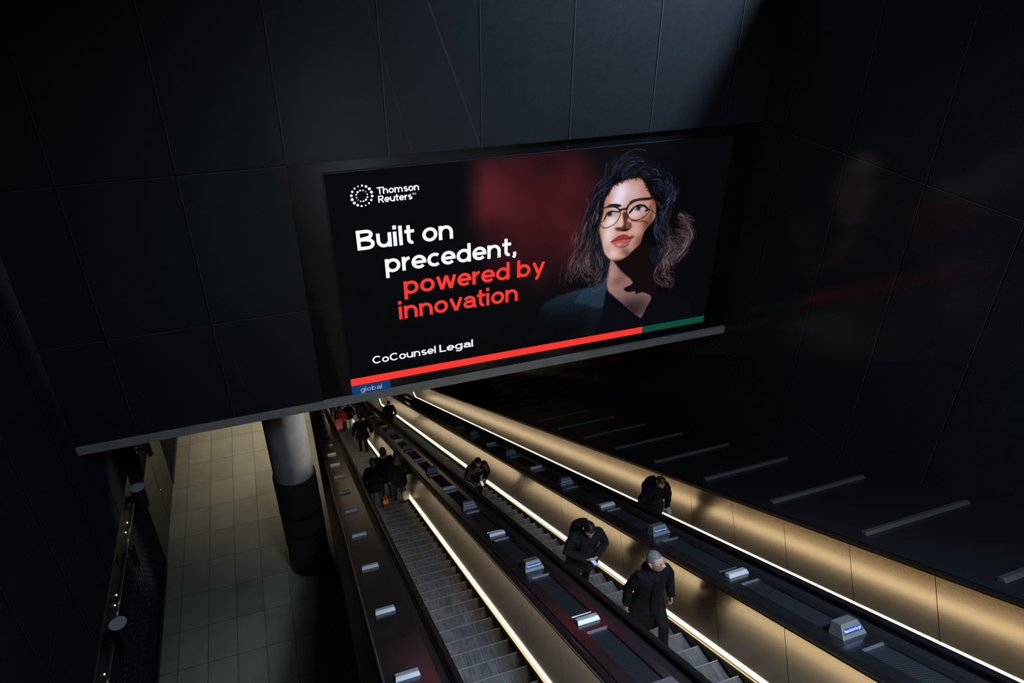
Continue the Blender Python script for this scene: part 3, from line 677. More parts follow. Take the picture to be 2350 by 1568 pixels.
def paint_screen():
    rnd = random.Random(7); c = Canvas(2200, 7700, 20, 4110, 10)
    for (p, r, col) in PT['smoke']:
        c.blob(p, r*9.5, [q*1.0 for q in col], .72)
    # uneven smoke
    for k in range(60):
        x, y = rnd.uniform(2500, 5300), rnd.uniform(1500, 4200)
        c.blob((x, y), rnd.uniform(90, 260), (10, 8, 10) if k % 2 else (88, 30, 36), rnd.uniform(.05, .16), ry=rnd.uniform(120, 340), rot=rnd.uniform(-.6, .6))
    c.blob((2420, 2100), 380, (7, 8, 10), .8); c.blob((2200, 3300), 260, (7, 8, 10), .9); c.blob((4300, 1250), 560, (7, 8, 10), .7)
    c.blob((5200, 3900), 420, (8, 7, 9), .75); c.blob((6600, 2900), 1100, (6, 7, 9), .8)
    k = np.clip((c.U-2250)/650, 0, 1)[..., None]; k = k*k*(3-2*k); c.img = c.img*k+np.array((7., 8., 10.))*(1-k)
    def inside(name, soft=20):
        f = np.zeros(c.U.shape); b, k = c.mask(PT[name], soft); f[b] = k; return f
    c.poly(PT['hair'], (7, 8, 12), 40)
    # jacket and dark top
    c.poly(PT['jacket'], (18, 28, 37), 30); ji = inside('jacket', 30)
    c.blob((4750, 1230), 420, (38, 58, 74), .8, ji, 230); c.blob((4300, 1050), 380, (26, 42, 54), .7, ji, 260)
    c.poly(PT['lapel'], (40, 62, 80), 26, .8)
    for k in range(500):
        c.blob((rnd.uniform(3900, 5300), rnd.uniform(500, 1500)), 14, (60, 85, 105) if k % 2 else (12, 18, 24), .22, ji)
    c.blob((4500, 250), 900, (5, 6, 8), .96, None, 520); c.blob((3900, 520), 330, (6, 7, 9), .8, None, 500)
    c.poly(PT['innertop'], (10, 11, 17), 24)
    # neck
    c.poly(PT['neckdark'], (18, 11, 11), 34); c.poly(PT['neck'], (150, 112, 108), 16); ni = inside('neck', 16)
    c.blob((5560, 1450), 190, (186, 146, 142), .7, ni, 330); c.blob((5750, 1250), 160, (110, 72, 66), .7, ni, 110)
    c.blob((6000, 1060), 260, (140, 102, 104), .7, ni, 130); c.blob((6150, 500), 520, (28, 22, 27), .85, ni, 330); c.blob((5900, 1480), 130, (80, 45, 40), .6, ni, 200, .8)
    # face
    c.poly(PT['face'], (196, 146, 128), 18); fi = inside('face', 18)
    c.blob((5330, 3050), 150, (176, 112, 80), .8, fi, 330, -.3); c.blob((6180, 3250), 190, (160, 100, 78), .75, fi, 220); c.blob((5900, 3420), 260, (165, 104, 74), .7, fi, 90)
    c.blob((5640, 3180), 200, (232, 226, 248), .95, fi, 270, -.35); c.blob((5560, 2960), 130, (238, 232, 250), .7, fi, 110); c.blob((5940, 3170), 190, (206, 176, 180), .7, fi, 220)
    c.blob((5420, 2330), 150, (232, 214, 218), .85, fi, 260); c.blob((5480, 2600), 130, (236, 222, 230), .9, fi, 120); c.blob((5990, 2700), 170, (226, 196, 194), .85, fi, 110)
    c.blob((6060, 2380), 150, (206, 160, 150), .75, fi, 150); c.blob((5260, 2300), 70, (170, 112, 86), .6, fi, 300)
    c.blob((5580, 1900), 160, (226, 196, 196), .85, fi, 130); c.blob((5420, 1980), 90, (190, 150, 140), .5, fi, 120)
    c.blob((6310, 2420), 120, (108, 62, 46), .9, fi, 230, .4); c.blob((6190, 2100), 120, (96, 56, 46), .8, fi, 200, -.6); c.blob((5930, 1830), 230, (92, 54, 44), .75, fi, 90, -.75)
    c.blob((6420, 2900), 90, (110, 62, 46), .8, fi, 200); c.blob((5690, 1740), 260, (110, 66, 56), .6, fi, 34)
    c.blob((6380, 2600), 60, (70, 36, 28), .6, fi, 160)
    # lower cheek crease and philtrum
    c.blob((5720, 2300), 70, (206, 166, 158), .6, fi, 50)
    c.poly(PT['underlip'], (74, 34, 28), 18, .85); c.poly(PT['upperlip'], (146, 52, 50), 9); c.poly(PT['lowerlip'], (184, 88, 92), 9)
    c.blob((5700, 2085), 70, (232, 168, 176), .7, inside('lowerlip', 9), 26); c.blob((5930, 2100), 90, (150, 58, 60), .6, inside('lowerlip', 9), 50)
    c.line(PT['lipline'], 12, (66, 20, 20), 7); c.blob((5985, 2215), 50, (50, 20, 18), .7, None, 26)
    c.poly(PT['noselight'], (222, 182, 168), 16, .9); c.poly(PT['noseshade'], (76, 38, 26), 18, .92); c.poly(PT['nosetip'], (150, 96, 72), 24, .6); c.poly(PT['nostril'], (20, 8, 6), 9)
    # eyes
    for e in 'lr':
        b = PT['eye'+e]; c.poly(b, (176, 160, 172), 9, .9); ei = inside('eye'+e, 9)
        a, r = PT['iris'+e]; c.blob(a, 46, (14, 16, 22), 1., None, 44); c.blob(a, 60, (20, 20, 26), .8, ei)
        c.line(PT['lid'+e], 26 if e == 'l' else 40, (15, 10, 12), 9)
    c.blob(PT['spark'][0], 24, (214, 214, 230), .95); c.blob(PT['sparkl'][0], 18, (200, 205, 225), .9)
    c.blob((5990, 2840), 13, (170, 190, 220), .9); c.blob((5455, 2712), 10, (170, 190, 220), .9)
    c.poly(PT['browl'], (26, 15, 15), 12); c.poly(PT['browr'], (24, 15, 17), 12)
    # shadows of the spectacles in the picture, then the spectacles
    for n in ('shadr', 'shadr2', 'shadl'): c.line(PT[n], 20, (72, 32, 22), 10, .9)
    c.line(PT['lensl'], 16, (38, 20, 20), 6, 1, True); c.line(PT['lenslt'], 30, (22, 22, 30), 8)
    c.line(PT['lensr'], 18, (30, 17, 18), 6, 1, True); c.line(PT['lensrt'], 42, (20, 20, 28), 8); c.line(PT['bridge'], 40, (18, 14, 17), 8)
    c.line([(a, b+8) for a, b in PT['lensrt'][1:5]], 8, (90, 96, 120), 5, .7); c.line([(a, b+6) for a, b in PT['lenslt'][1:4]], 8, (110, 115, 140), 5, .7)
    c.line(PT['hingel'], 40, (196, 104, 48), 10); c.line(PT['hinger'], 30, (190, 92, 42), 10); c.line(PT['temple'], 30, (84, 36, 20), 12)
    # loose curls
    free = 1-np.clip(fi*1.0, 0, 1)*.93
    cols = {'a': [(24, 28, 42), (72, 84, 118), (14, 16, 24), (140, 152, 190)], 'b': [(32, 32, 44), (96, 92, 116), (15, 15, 22), (150, 146, 172)],
            'c': [(88, 62, 62), (160, 122, 124), (40, 28, 32), (196, 160, 160)], 'd': [(92, 70, 74), (168, 134, 142), (44, 34, 40), (205, 176, 182)], 'e': [(12, 30, 46), (26, 60, 84), (9, 18, 28), (30, 70, 100)]}
    for kind, pts, w, n in PT['guides']:
        g = spline(pts, False, 8); tn = np.gradient(g, axis=0); tn /= np.linalg.norm(tn, axis=1)[:, None]+1e-9; nn = np.stack([-tn[:, 1], tn[:, 0]], 1)
        L = len(g)
        for k in range(int(n*3.2)):
            off = max(-1.5, min(1.5, rnd.gauss(0, .8)))*w*4.4; amp = rnd.uniform(10, 42); fr = rnd.uniform(.3, .95); ph = rnd.uniform(0, 6.28)
            i0 = rnd.randrange(0, max(1, L-9)); i1 = min(L, i0+rnd.randrange(5, 12))
            q = g[i0:i1]+nn[i0:i1]*(off+amp*np.sin(fr*np.arange(i0, i1)+ph))[:, None]
            if len(q) < 3: continue
            col = rnd.choices(cols[kind]+[(9, 9, 13)], (6, 3.4, 8, 1.1, 7))[0]
            c.line(q, rnd.uniform(3, 13), col, 8, rnd.uniform(.3, .75)*(1-.3*abs(off)/(w*6.6)), smooth=False, keep=free)
    # stray hairs over the hairline
    for k in range(110):
        t = rnd.random(); base = np.array(PT['face'][2:12]); i = t*(len(base)-1); i0 = int(i); p = base[i0]*(1-i+i0)+base[min(i0+1, len(base)-1)]*(i-i0)
        a = rnd.uniform(.6, 2.6)
        c.line([p+np.array([math.cos(a), math.sin(a)])*60, p, p-np.array([math.cos(a+.5), math.sin(a+.5)])*rnd.uniform(10, 60)], 7, (18, 12, 16), 6, .7)
    return c

# ------------------------------------------------------------------ the advertising screen
bb = empty('digital_billboard', (5.0, YB+.1, 8.2), 0, 'large lit advertising screen on the bulkhead above the escalators, with a woman in spectacles', 'billboard')
U0, V0 = .951, 6.331                                  # the screen's origin: left edge, top of the coloured stripe
def scr(u, v, d=0.): return Vector((U0+u, YB-.004-d, V0+v))
bm = bmesh.new()
x0, x1, z0, z1 = U0-.004, 9.034, 6.162, 10.447
box(bm, (.386, YB+.03, z1), (XR-.003, YB+.19, 10.646)); box(bm, (.386, YB+.03, 5.942), (x0, YB+.19, z1)); box(bm, (x1, YB+.03, 5.942), (XR-.003, YB+.19, z1)); box(bm, (x0, YB+.03, 5.942), (x1, YB+.19, z0))
bmesh.ops.recalc_face_normals(bm, faces=bm.faces)
def surr(nt, p):
    g = G(nt); pos, x = g.pos()
    seam = g.math('MAXIMUM', g.near(x[0], SEAM_X[3:], .007), g.near(x[2], [7.986], .006)); n = g.noise(pos, 40, 3)
    g.l(g.mix(seam, g.ramp(n, [(.3, (.004, .0042, .005)), (.8, (.009, .0095, .011))]), (.0265, .027, .029, 1)), p.inputs['Base Color']); g.val(p.inputs['Roughness'], .3)
keep(newobj('surround', bm, mat('billboard_surround_panels', (.006, .006, .007), .3, nodes=surr)), bb)
scr_body = keep(boxobj('screen_cabinet', (x0, YB+.0, z0), (x1, YB+.18, z1), mat('screen_black', (.008, .008, .009), .25)), bb)
bm = bmesh.new(); e = .012
box(bm, (x0-e, YB-.006, z0-e), (x0, YB+.03, z1+e)); box(bm, (x1, YB-.006, z0-e), (x1+e, YB+.03, z1+e)); box(bm, (x0, YB-.006, z1), (x1, YB+.03, z1+e))
keep(newobj('bezel', bm, mat('screen_bezel', (.035, .035, .037), .35, .5)), bb)
def glow(name, strength=1.0):
    """a lit image: colour straight from the displayed picture"""
    m = bpy.data.materials.new(name); m.use_nodes = True; nt = m.node_tree; p = nt.nodes['Principled BSDF']
    p.inputs['Base Color'].default_value = (.0015, .0015, .002, 1); p.inputs['Roughness'].default_value = .6; p.inputs['Specular IOR Level'].default_value = .05
    a = nt.nodes.new('ShaderNodeVertexColor'); a.layer_name = 'picture'
    nt.links.new(a.outputs['Color'], p.inputs['Emission Color']); p.inputs['Emission Strength'].default_value = strength
    return m
pic = paint_screen(); nx, ny = len(pic.u), len(pic.v)
co = np.empty((ny, nx, 3), np.float32); co[..., 0] = U0+pic.U/1000; co[..., 1] = YB-.004; co[..., 2] = V0+pic.V/1000
idx = np.arange(nx*ny).reshape(ny, nx)
faces = np.stack([idx[:-1, :-1], idx[:-1, 1:], idx[1:, 1:], idx[1:, :-1]], -1).reshape(-1, 4)
me = bpy.data.meshes.new('displayed_picture'); me.from_pydata(co.reshape(-1, 3).tolist(), [], faces.tolist())
cl = np.clip(pic.img.reshape(-1, 3)/255, 0, 1); cl = np.where(cl <= .04045, cl/12.92, ((cl+.055)/1.055)**2.4)
at = me.color_attributes.new('picture', 'FLOAT_COLOR', 'POINT'); at.data.foreach_set('color', np.concatenate([cl, np.ones((len(cl), 1))], 1).astype(np.float32).ravel())
me.materials.append(glow('displayed_picture', 1.0))
po = bpy.data.objects.new('displayed_picture', me); COL.objects.link(po); keep(po, bb)
bm = bmesh.new()
for a, b, c, d in ((0, 2.2, -.165, 4.112), (7.7, 8.078, -.165, 4.112), (2.2, 7.7, -.165, .02)):
    q = [bm.verts.new(scr(u, v)) for u, v in ((a, c), (b, c), (b, d), (a, d))]; bm.faces.new(q)
keep(newobj('dark_picture_ground', bm, mat('picture_ground', (.0015, .0015, .002), .6, spec=.05, emit=srgb(7, 8, 10), es=1.0)), bb)
def emis(name, c, s=1.0): return mat(name, (.02, .02, .02), .4, emit=srgb(*c), es=s)
E_W, E_R, E_G = emis('lit_white', (240, 244, 255), 1.05), emis('lit_red', (246, 52, 44), 1.0), emis('lit_green', (2, 86, 62), .8)
def flat(name, rects, m, d=.004):
    bm = bmesh.new()
    for a, b, c, e in rects: bm.faces.new([bm.verts.new(scr(u, v, d)) for u, v in ((a, c), (b, c), (b, e), (a, e))])
    return keep(newobj(name, bm, m), bb)
flat('red_stripe', [(0, 6.47, -.163, 0)], E_R); flat('green_stripe', [(6.47, 8.078, -.163, 0)], E_G)
def words(name, lines, m, d=.006):
    bm = bmesh.new()
    for body, u, v, xh, w, wt in lines: text_strokes(bm, body, lambda a, b: scr(u+a, v+b, d), xh, w, wt)
    return keep(newobj(name, bm, m), bb)
words('headline_line', [('Built on', .422, 2.68, .278, 1.775, 1.0)], E_W); words('headline_line', [('precedent,', .885, 2.168, .278, 2.565, 1.0)], E_W)
words('headline_line', [('powered by', 1.195, 1.668, .278, 2.85, 1.0)], E_R)['label'] = 'red line of the headline'; words('headline_line', [('innovation', 1.062, 1.158, .278, 2.43, 1.0)], E_R)['label'] = 'red line of the headline'
words('subline_word', [('CoCounsel', .462, .262, .128, 1.285, .95)], E_W); words('subline_word', [('Legal', 1.815, .262, .128, .715, .95)], E_W)
words('logo_name', [('Thomson', .862, 3.677, .094, .745, 1.05), ('Reuters', .872, 3.523, .094, .60, 1.05), ('TM', 1.475, 3.60, .028, .07, .7)], E_W)
bm = bmesh.new(); c = (.597, 3.68)
for R0, n, sizes, ph in ((.178, 16, (.030, .027, .022, .016, .020, .024, .027, .030), 38), (.098, 12, (.022, .018, .015, .011, .016, .019), 132)):
    for k in range(n):
        a = R(ph+360*k/n); r = sizes[k % len(sizes)]*.88; u, v = c[0]+R0*cos(a), c[1]+R0*sin(a)*1.02
        bm.faces.new([bm.verts.new(scr(u+r*cos(2*pi*q/14), v+r*sin(2*pi*q/14), .006)) for q in range(14)])
keep(newobj('dotted_ring_logo', bm, E_W), bb)
# the owner's small plate under the screen
pl = empty('owner_plate', (U0+.38, YB+.0, 6.04), 0, 'small blue plate with pale lettering under the lower left corner of the screen', 'sign')
keep(boxobj('plate', (U0+.0, YB+.003, 5.947), (U0+.77, YB+.0285, 6.155), mat('plate_blue', srgb(20, 74, 140), .35, emit=srgb(14, 66, 130), es=.55)), pl)
bm = bmesh.new(); text_strokes(bm, 'global', lambda a, b: Vector((U0+.165+a, YB+.0005, 5.985+b)), .082, .44, .75)
keep(newobj('plate_lettering', bm, mat('plate_white', (.6, .62, .65), .5, emit=(.55, .6, .66), es=.42)), pl)

# ------------------------------------------------------------------ people
SKIN = mat('skin', (.43, .26, .20), .5); SKIN_D = mat('skin_dark', (.16, .085, .055), .5)
def cloth(name, c, rough=.8): 
    def f(nt, p):
        g = G(nt); pos, x = g.pos(); n = g.noise(pos, 26, 4); g.l(g.ramp(n, [(.3, [q*.6 for q in c]), (.75, [q*1.35 for q in c])]), p.inputs['Base Color']); g.bump(n, .35, .01, p)
    return mat(name, (*c, 1), rough, nodes=f, spec=.12)
C_BLACK = cloth('black_cloth', (.0045, .0045, .0055)); C_NAVY = cloth('navy_cloth', (.008, .010, .016)); C_GREY = cloth('charcoal_cloth', (.010, .010, .011)); C_OLIVE = cloth('dark_olive_cloth', (.010, .010, .008))
C_PUFF = mat('black_puffer', (.006, .006, .007), .32); C_DENIM = cloth('dark_denim', (.016, .024, .042)); C_WHITE = cloth('pale_trousers', (.42, .44, .48)); C_PINK = cloth('pink_cloth', (.62, .13, .15)); C_RED = cloth('red_cloth', (.36, .035, .02))
C_CREAM = cloth('cream_cloth', (.5, .42, .28)); C_SHIRT = cloth('navy_shirt', (.002, .003, .006)); C_SHOE = mat('dark_shoe', (.012, .012, .012), .4); C_SHOEW = mat('white_shoe', (.7, .66, .62), .5)
H_GREY = cloth('grey_hair', (.15, .15, .16), .5); H_BLACK = mat('black_hair', (.007, .006, .006), .4); H_BROWN = mat('brown_hair', (.06, .035, .018), .45); H_RED = mat('auburn_hair', (.05, .016, .012), .5)
M_PHONE = mat('phone_body', (.01, .01, .012), .3)
def phone_glow(name, c, s): return mat(name, (.02, .02, .02), .3, emit=srgb(*c), es=s)

def solid(name, build, voxel, m, parent, crumple=0., smooth_it=4, label=None, seed=0):
    """overlapping shells fused into one continuous skin"""
    bm = bmesh.new(); build(bm); bmesh.ops.recalc_face_normals(bm, faces=bm.faces)
    me = bpy.data.meshes.new(name); bm.to_mesh(me); bm.free()
    o = bpy.data.objects.new(name, me); COL.objects.link(o)
    r = o.modifiers.new('r', 'REMESH'); r.mode = 'VOXEL'; r.voxel_size = voxel; r.adaptivity = 0.0
    sm = o.modifiers.new('s', 'SMOOTH'); sm.factor = .5; sm.iterations = smooth_it
    dg = bpy.context.evaluated_depsgraph_get(); dg.update()
    new = bpy.data.meshes.new_from_object(o.evaluated_get(dg)); o.modifiers.clear(); o.data = new; bpy.data.meshes.remove(me); new.name = name
    if crumple:
        n = len(new.vertices); c = np.empty(n*3); nm = np.empty(n*3); new.vertices.foreach_get('co', c); new.vertices.foreach_get('normal', nm); c = c.reshape(-1, 3); nm = nm.reshape(-1, 3)
        k = np.array([noise.noise(Vector((x*9+seed*7.3, y*9, z*14.4)))+.45*noise.noise(Vector((x*23+seed*3.1, y*23+5, z*23))) for x, y, z in c])
        new.vertices.foreach_set('co', (c+nm*(crumple*k)[:, None]).ravel()); new.update()
    for p in new.polygons: p.use_smooth = True
    new.materials.clear(); new.materials.append(m); o.parent = parent
    if label: o['label'] = label
    return o

def head_shape(a, b):
    """a: angle round from the face (0 = nose), b: -90 chin .. 90 crown; face towards -Y; half-height about .118"""
    ca, sa, cb, sb = cos(a), sin(a), cos(b), sin(b)
    x, y, z = .074*sa*cb, -.095*ca*cb, .118*sb
    if sb < 0: x *= 1-.30*(-sb)**1.2; y = y*(1-.10*-sb)-.012*(-sb)*max(ca, 0)-(.022*(-sb) if ca < 0 else 0)*-1
    f = max(0, ca)**10
    y -= .024*f*math.exp(-((z+.022)/.020)**2)*1.0+.012*f*math.exp(-((z-.0)/.022)**2)      # nose
    e = math.exp(-((abs(x)-.030)/.014)**2)*math.exp(-((z-.012)/.012)**2); y += .010*e*(ca > 0)   # eye sockets
    br = math.exp(-((z-.034)/.012)**2)*max(0, ca)**2; y -= .005*br
    l = math.exp(-((z+.055)/.010)**2)*max(0, ca)**8; y -= .006*l
    return Vector((x, y, z))
def build_head(bm, M, n=36, m=26):
    vs = []
    for j in range(1, m):
        b = -pi/2+pi*j/m; vs.append([bm.verts.new(M @ head_shape(2*pi*i/n, b)) for i in range(n)])
    for u, v in zip(vs, vs[1:]):
        for i in range(n): bm.faces.new((u[i], u[(i+1) % n], v[(i+1) % n], v[i]))
    bm.faces.new(vs[0][::-1]); bm.faces.new(vs[-1])
    for s in (-1, 1):     # ears
        loft(bm, [(M @ Vector((s*.068, .012, -.012-.026)), M.to_3x3() @ Vector((.008, 0, 0)), M.to_3x3() @ Vector((0, .010, 0))), (M @ Vector((s*.078, .016, -.005)), M.to_3x3() @ Vector((.010, 0, 0)), M.to_3x3() @ Vector((0, .018, 0))), (M @ Vector((s*.080, .018, .020)), M.to_3x3() @ Vector((.008, 0, 0)), M.to_3x3() @ Vector((0, .016, 0)))], 10)
def build_hair(bm, M, style):
    """a shell over crown, sides and back"""
    n, m = 40, 28; k = {'short': 1.06, 'cropped': 1.035, 'long': 1.12, 'hood': 1.22}[style]
    grid = []
    for j in range(0, m+1):
        b = -pi/2+pi*j/m; row = []
        for i in range(n):
            a = 2*pi*i/n; p = head_shape(a, b)
            row.append((p, a, b))
        grid.append(row)
    def on(a, b):
        c = cos(a)
        if style in ('short', 'cropped'): return b > (R(38) if c > .45 else R(12) if c > .05 else R(-28))
        if style == 'long': return b > (R(40) if c > .5 else R(-60))
        return b > (R(34) if c > .62 else R(-75))
    out = {}
    def vert(j, i, sc):
        key = (j, i % n, sc)
        if key not in out:
            p, a, b = grid[j][i % n]; q = p*sc
            if sc > 1: q = q+Vector((0, .004, .004))+Vector((1, 1, 1))*.004*noise.noise(p*60)
            out[key] = bm.verts.new(M @ q)
        return out[key]
    for j in range(2, m-1):
        for i in range(n):
            p, a, b = grid[j][i]
            if on(a+pi/n, b+pi/m/2):
                bm.faces.new((vert(j, i, k), vert(j, i+1, k), vert(j+1, i+1, k), vert(j+1, i, k)))
                bm.faces.new((vert(j, i, .97), vert(j+1, i, .97), vert(j+1, i+1, .97), vert(j, i+1, .97)))
                for (dj, di, e) in ((-1, 0, ((j, i), (j, i+1))), (1, 0, ((j+1, i+1), (j+1, i))), (0, -1, ((j+1, i), (j, i))), (0, 1, ((j, i+1), (j+1, i+1)))):
                    p2, a2, b2 = grid[j+dj][(i+di) % n]
                    if not on(a2+pi/n, b2+pi/m/2):
                        (j0, i0), (j1, i1) = e; bm.faces.new((vert(j0, i0, k), vert(j0, i0, .97), vert(j1, i1, .97), vert(j1, i1, k)))
    top = bm.verts.new(M @ Vector((0, .004, .118*k+.004)))
    ring = [vert(m-1, i, k) for i in range(n)]
    for i in range(n): bm.faces.new((ring[i], ring[(i+1) % n], top))
    if style == 'long':
        T = M.to_3x3()
        loft(bm, [(M @ Vector((0, .05, .02)), T @ Vector((.082, 0, 0)), T @ Vector((0, .055, 0))), (M @ Vector((0, .06, -.08)), T @ Vector((.09, 0, 0)), T @ Vector((0, .05, 0))), (M @ Vector((0, .075, -.17)), T @ Vector((.085, 0, 0)), T @ Vector((0, .04, 0))), (M @ Vector((0, .08, -.24)), T @ Vector((.05, 0, 0)), T @ Vector((0, .025, 0)))], 16)

def build_hand(bm, wrist, along, palm_n, side, curl=.5, fat=1.0):
    """palm and five separate fingers; `along` points to the fingertips, palm_n out of the palm, side = +1 if the thumb is on along x palm_n's side"""
    a = Vector(along).normalized(); nn = (Vector(palm_n)-a*a.dot(Vector(palm_n))).normalized(); s = a.cross(nn)*side; w = Vector(wrist)
    loft(bm, [(w, s*.026, nn*.018), (w+a*.035, s*.036, nn*.015), (w+a*.075, s*.042, nn*.014), (w+a*.092, s*.038, nn*.012)], 14, 2.6)
    for k, (off, L) in enumerate(((.030, .070), (.010, .080), (-.011, .074), (-.031, .058))):
        p = w+a*.088+s*off; d = a; pts = [p-a*.012]; c = curl*(.9+.12*k)
        for f, seg in enumerate((.44, .31, .25)):
            ang = c*(f*.75+.35); d = (a*cos(ang)+nn*sin(ang)).normalized(); p = p+d*L*seg; pts.append(p)
        tubemesh(bm, pts, [.0092*fat, .009*fat, .0082*fat, .007*fat], 8)
    p = w+a*.028+s*.030; d1 = (a*.62+s*.72+nn*.25).normalized(); d2 = (a*.9+s*.25+nn*.35).normalized()
    tubemesh(bm, [p-d1*.01, p+d1*.036, p+d1*.036+d2*.030, p+d1*.036+d2*.054], [.0125*fat, .011*fat, .0098*fat, .008*fat], 8)

GRP = None
def person(X, y, esc, label, H=1.74, rz=0., lean=.06, pitch=0., turn=0., arms=('side', 'side'), legs='stand', coat=C_BLACK, trousers=C_BLACK, shoe=C_SHOE, hair=('short', H_BLACK), skin=SKIN, coatlen=.78,
           bulk=1.0, collar=None, shirt=None, puffy=False, near=False, group='people riding the escalators', seed=1, dz=0., glasses=False, base=None, hs=1.12):
    ty, tz = tread(esc, y) if base is None else (y, base)
    root = empty('person', (X, y if base is not None else ty, tz+.012+dz), rz, label, 'person', group)
    k = H/1.75; vox = .008 if near else .014
    def up(p):    # upper body leans about the hips
        p = Vector(p); q = p-Vector((0, 0, .94)); return (Vector((q.x, q.y*cos(lean)-q.z*sin(lean), q.z*cos(lean)+q.y*sin(lean)))+Vector((0, 0, .94)))*k
    low = lambda p: Vector(p)*k
    hip = {s: low((s*.095, 0, .92)) for s in (-1, 1)}
    if legs == 'stand': kn = {s: low((s*.10, -.02, .50)) for s in (-1, 1)}; an = {s: low((s*.105, .02+.03*s, .09)) for s in (-1, 1)}
    elif legs == 'walkup':     # right foot a step higher and nearer (they climb towards -Y)
        kn = {1: low((.10, -.30, .66)), -1: low((-.10, .0, .48))}; an = {1: low((.10, -.36, .318)), -1: low((-.10, .10, .10))}
    else:                      # walkdown: one foot a step lower ahead
        kn = {1: low((.10, -.18, .42)), -1: low((-.10, -.10, .50))}; an = {1: low((.10, -.30, -.10)), -1: low((-.10, .04, .10))}
    sh = {s: up((s*.185*bulk, 0, 1.415)) for s in (-1, 1)}; el, wr, fin, pn = {}, {}, {}, {}
    for s, mode in zip((-1, 1), arms):
        if mode == 'side': el[s], wr[s] = up((s*.27*bulk, .03, 1.13)), up((s*.285*bulk, -.05, .89)); fin[s], pn[s] = Vector((0, -.25, -1)), Vector((-s, 0, 0))
        elif mode == 'phone': el[s], wr[s] = up((s*.265*bulk, -.08, 1.15)), up((s*.085, -.31, 1.19)); fin[s], pn[s] = Vector((-s*.35, -.72, .45)), Vector((-s*.55, -.1, .8))
        elif mode == 'phone1': el[s], wr[s] = up((s*.27*bulk, -.04, 1.13)), up((s*.13, -.29, 1.06)); fin[s], pn[s] = Vector((-s*.25, -.8, .35)), Vector((-s*.35, .1, .9))
        elif mode == 'pocket': el[s], wr[s] = up((s*.30*bulk, .07, 1.14)), up((s*.20, -.09, .96)); fin[s], pn[s] = Vector((-s*.3, -.3, -1)), Vector((-s, 0, 0))
        elif mode == 'rail': el[s], wr[s] = up((s*.30*bulk, -.05, 1.14)), up((s*.38, -.22, 1.0)); fin[s], pn[s] = Vector((s*.15, -1, -.1)), Vector((0, 0, -1))
        elif mode == 'swing': el[s], wr[s] = up((s*.25*bulk, .07, 1.13)), up((s*.27*bulk, .02, .88)); fin[s], pn[s] = Vector((0, -.1, -1)), Vector((-s, 0, 0))
    nb, hc = up((0, .0, 1.47)), up((0, -.015-.055*sin(pitch), 1.635-.02*(1-cos(pitch))))
    M = Matrix.Translation(hc) @ Matrix.Rotation(turn, 4, 'Z') @ Matrix.Rotation(lean+pitch, 4, 'X') @ Matrix.Scale(k*hs, 4)
    tor = [(.86, .150, .105), (.95, .165, .115), (1.08, .148, .105), (1.25, .165, .115), (1.37, .175, .108), (1.43, .13, .085), (1.48, .065, .06)]
    def ring(z, rx, ry, g=0., gy=0., dy=0.):
        return (up((0, dy, z)), up((rx*bulk+g, dy, z))-up((0, dy, z)), up((0, dy+ry*bulk+g+gy, z))-up((0, dy, z)))
    def b_body(bm):
        loft(bm, [ring(*t) for t in tor])
        tubemesh(bm, [nb-Vector((0, 0, .03)), (nb+hc)/2, hc], [.058*k, .054*k, .052*k], 14); build_head(bm, M)
        for s in (-1, 1):
            tubemesh(bm, [sh[s], el[s], wr[s]], [.032*k, .030*k, .027*k], 12)
            tubemesh(bm, [hip[s], kn[s], an[s]], [.085*k, .058*k, .042*k], 12)
            tubemesh(bm, [an[s]+low((0, .05, -.05)), an[s]+low((0, -.06, -.055)), an[s]+low((0, -.15, -.06))], [.035*k, .036*k, .026*k], 10)
            build_hand(bm, wr[s], fin[s], pn[s], s, .75 if arms[0 if s < 0 else 1] in ('phone', 'phone1') else .45, 1.0 if near else 1.25)
    solid('body', b_body, .006 if near else .011, skin, root, smooth_it=2)
    def b_tr(bm):
        loft(bm, [ring(z, rx+.012, ry+.012) for z, rx, ry in tor[:3]])
        for s in (-1, 1): tubemesh(bm, [hip[s], (hip[s]*.45+kn[s]*.55), kn[s], an[s]*.55+kn[s]*.45, an[s]+low((0, 0, .015))], [.108*k, .092*k, .075*k, .068*k, .066*k], 14)
    solid('trousers', b_tr, vox, trousers, root, .006, 3, seed=seed)
    for s in (-1, 1):
        f = an[s]
        def b_shoe(bm): loft(bm, [(f+low((0, .075, -.045)), low((.034, 0, 0)), low((0, 0, .038))), (f+low((0, .03, -.035)), low((.043, 0, 0)), low((0, 0, .055))), (f+low((0, -.06, -.055)), low((.047, 0, 0)), low((0, 0, .038))), (f+low((0, -.15, -.062)), low((.046, 0, 0)), low((0, 0, .028))), (f+low((0, -.195, -.07)), low((.03, 0, 0)), low((0, 0, .018)))], 14)
        solid('shoe', b_shoe, .008, shoe, root, smooth_it=2)
    g = .045 if puffy else .03
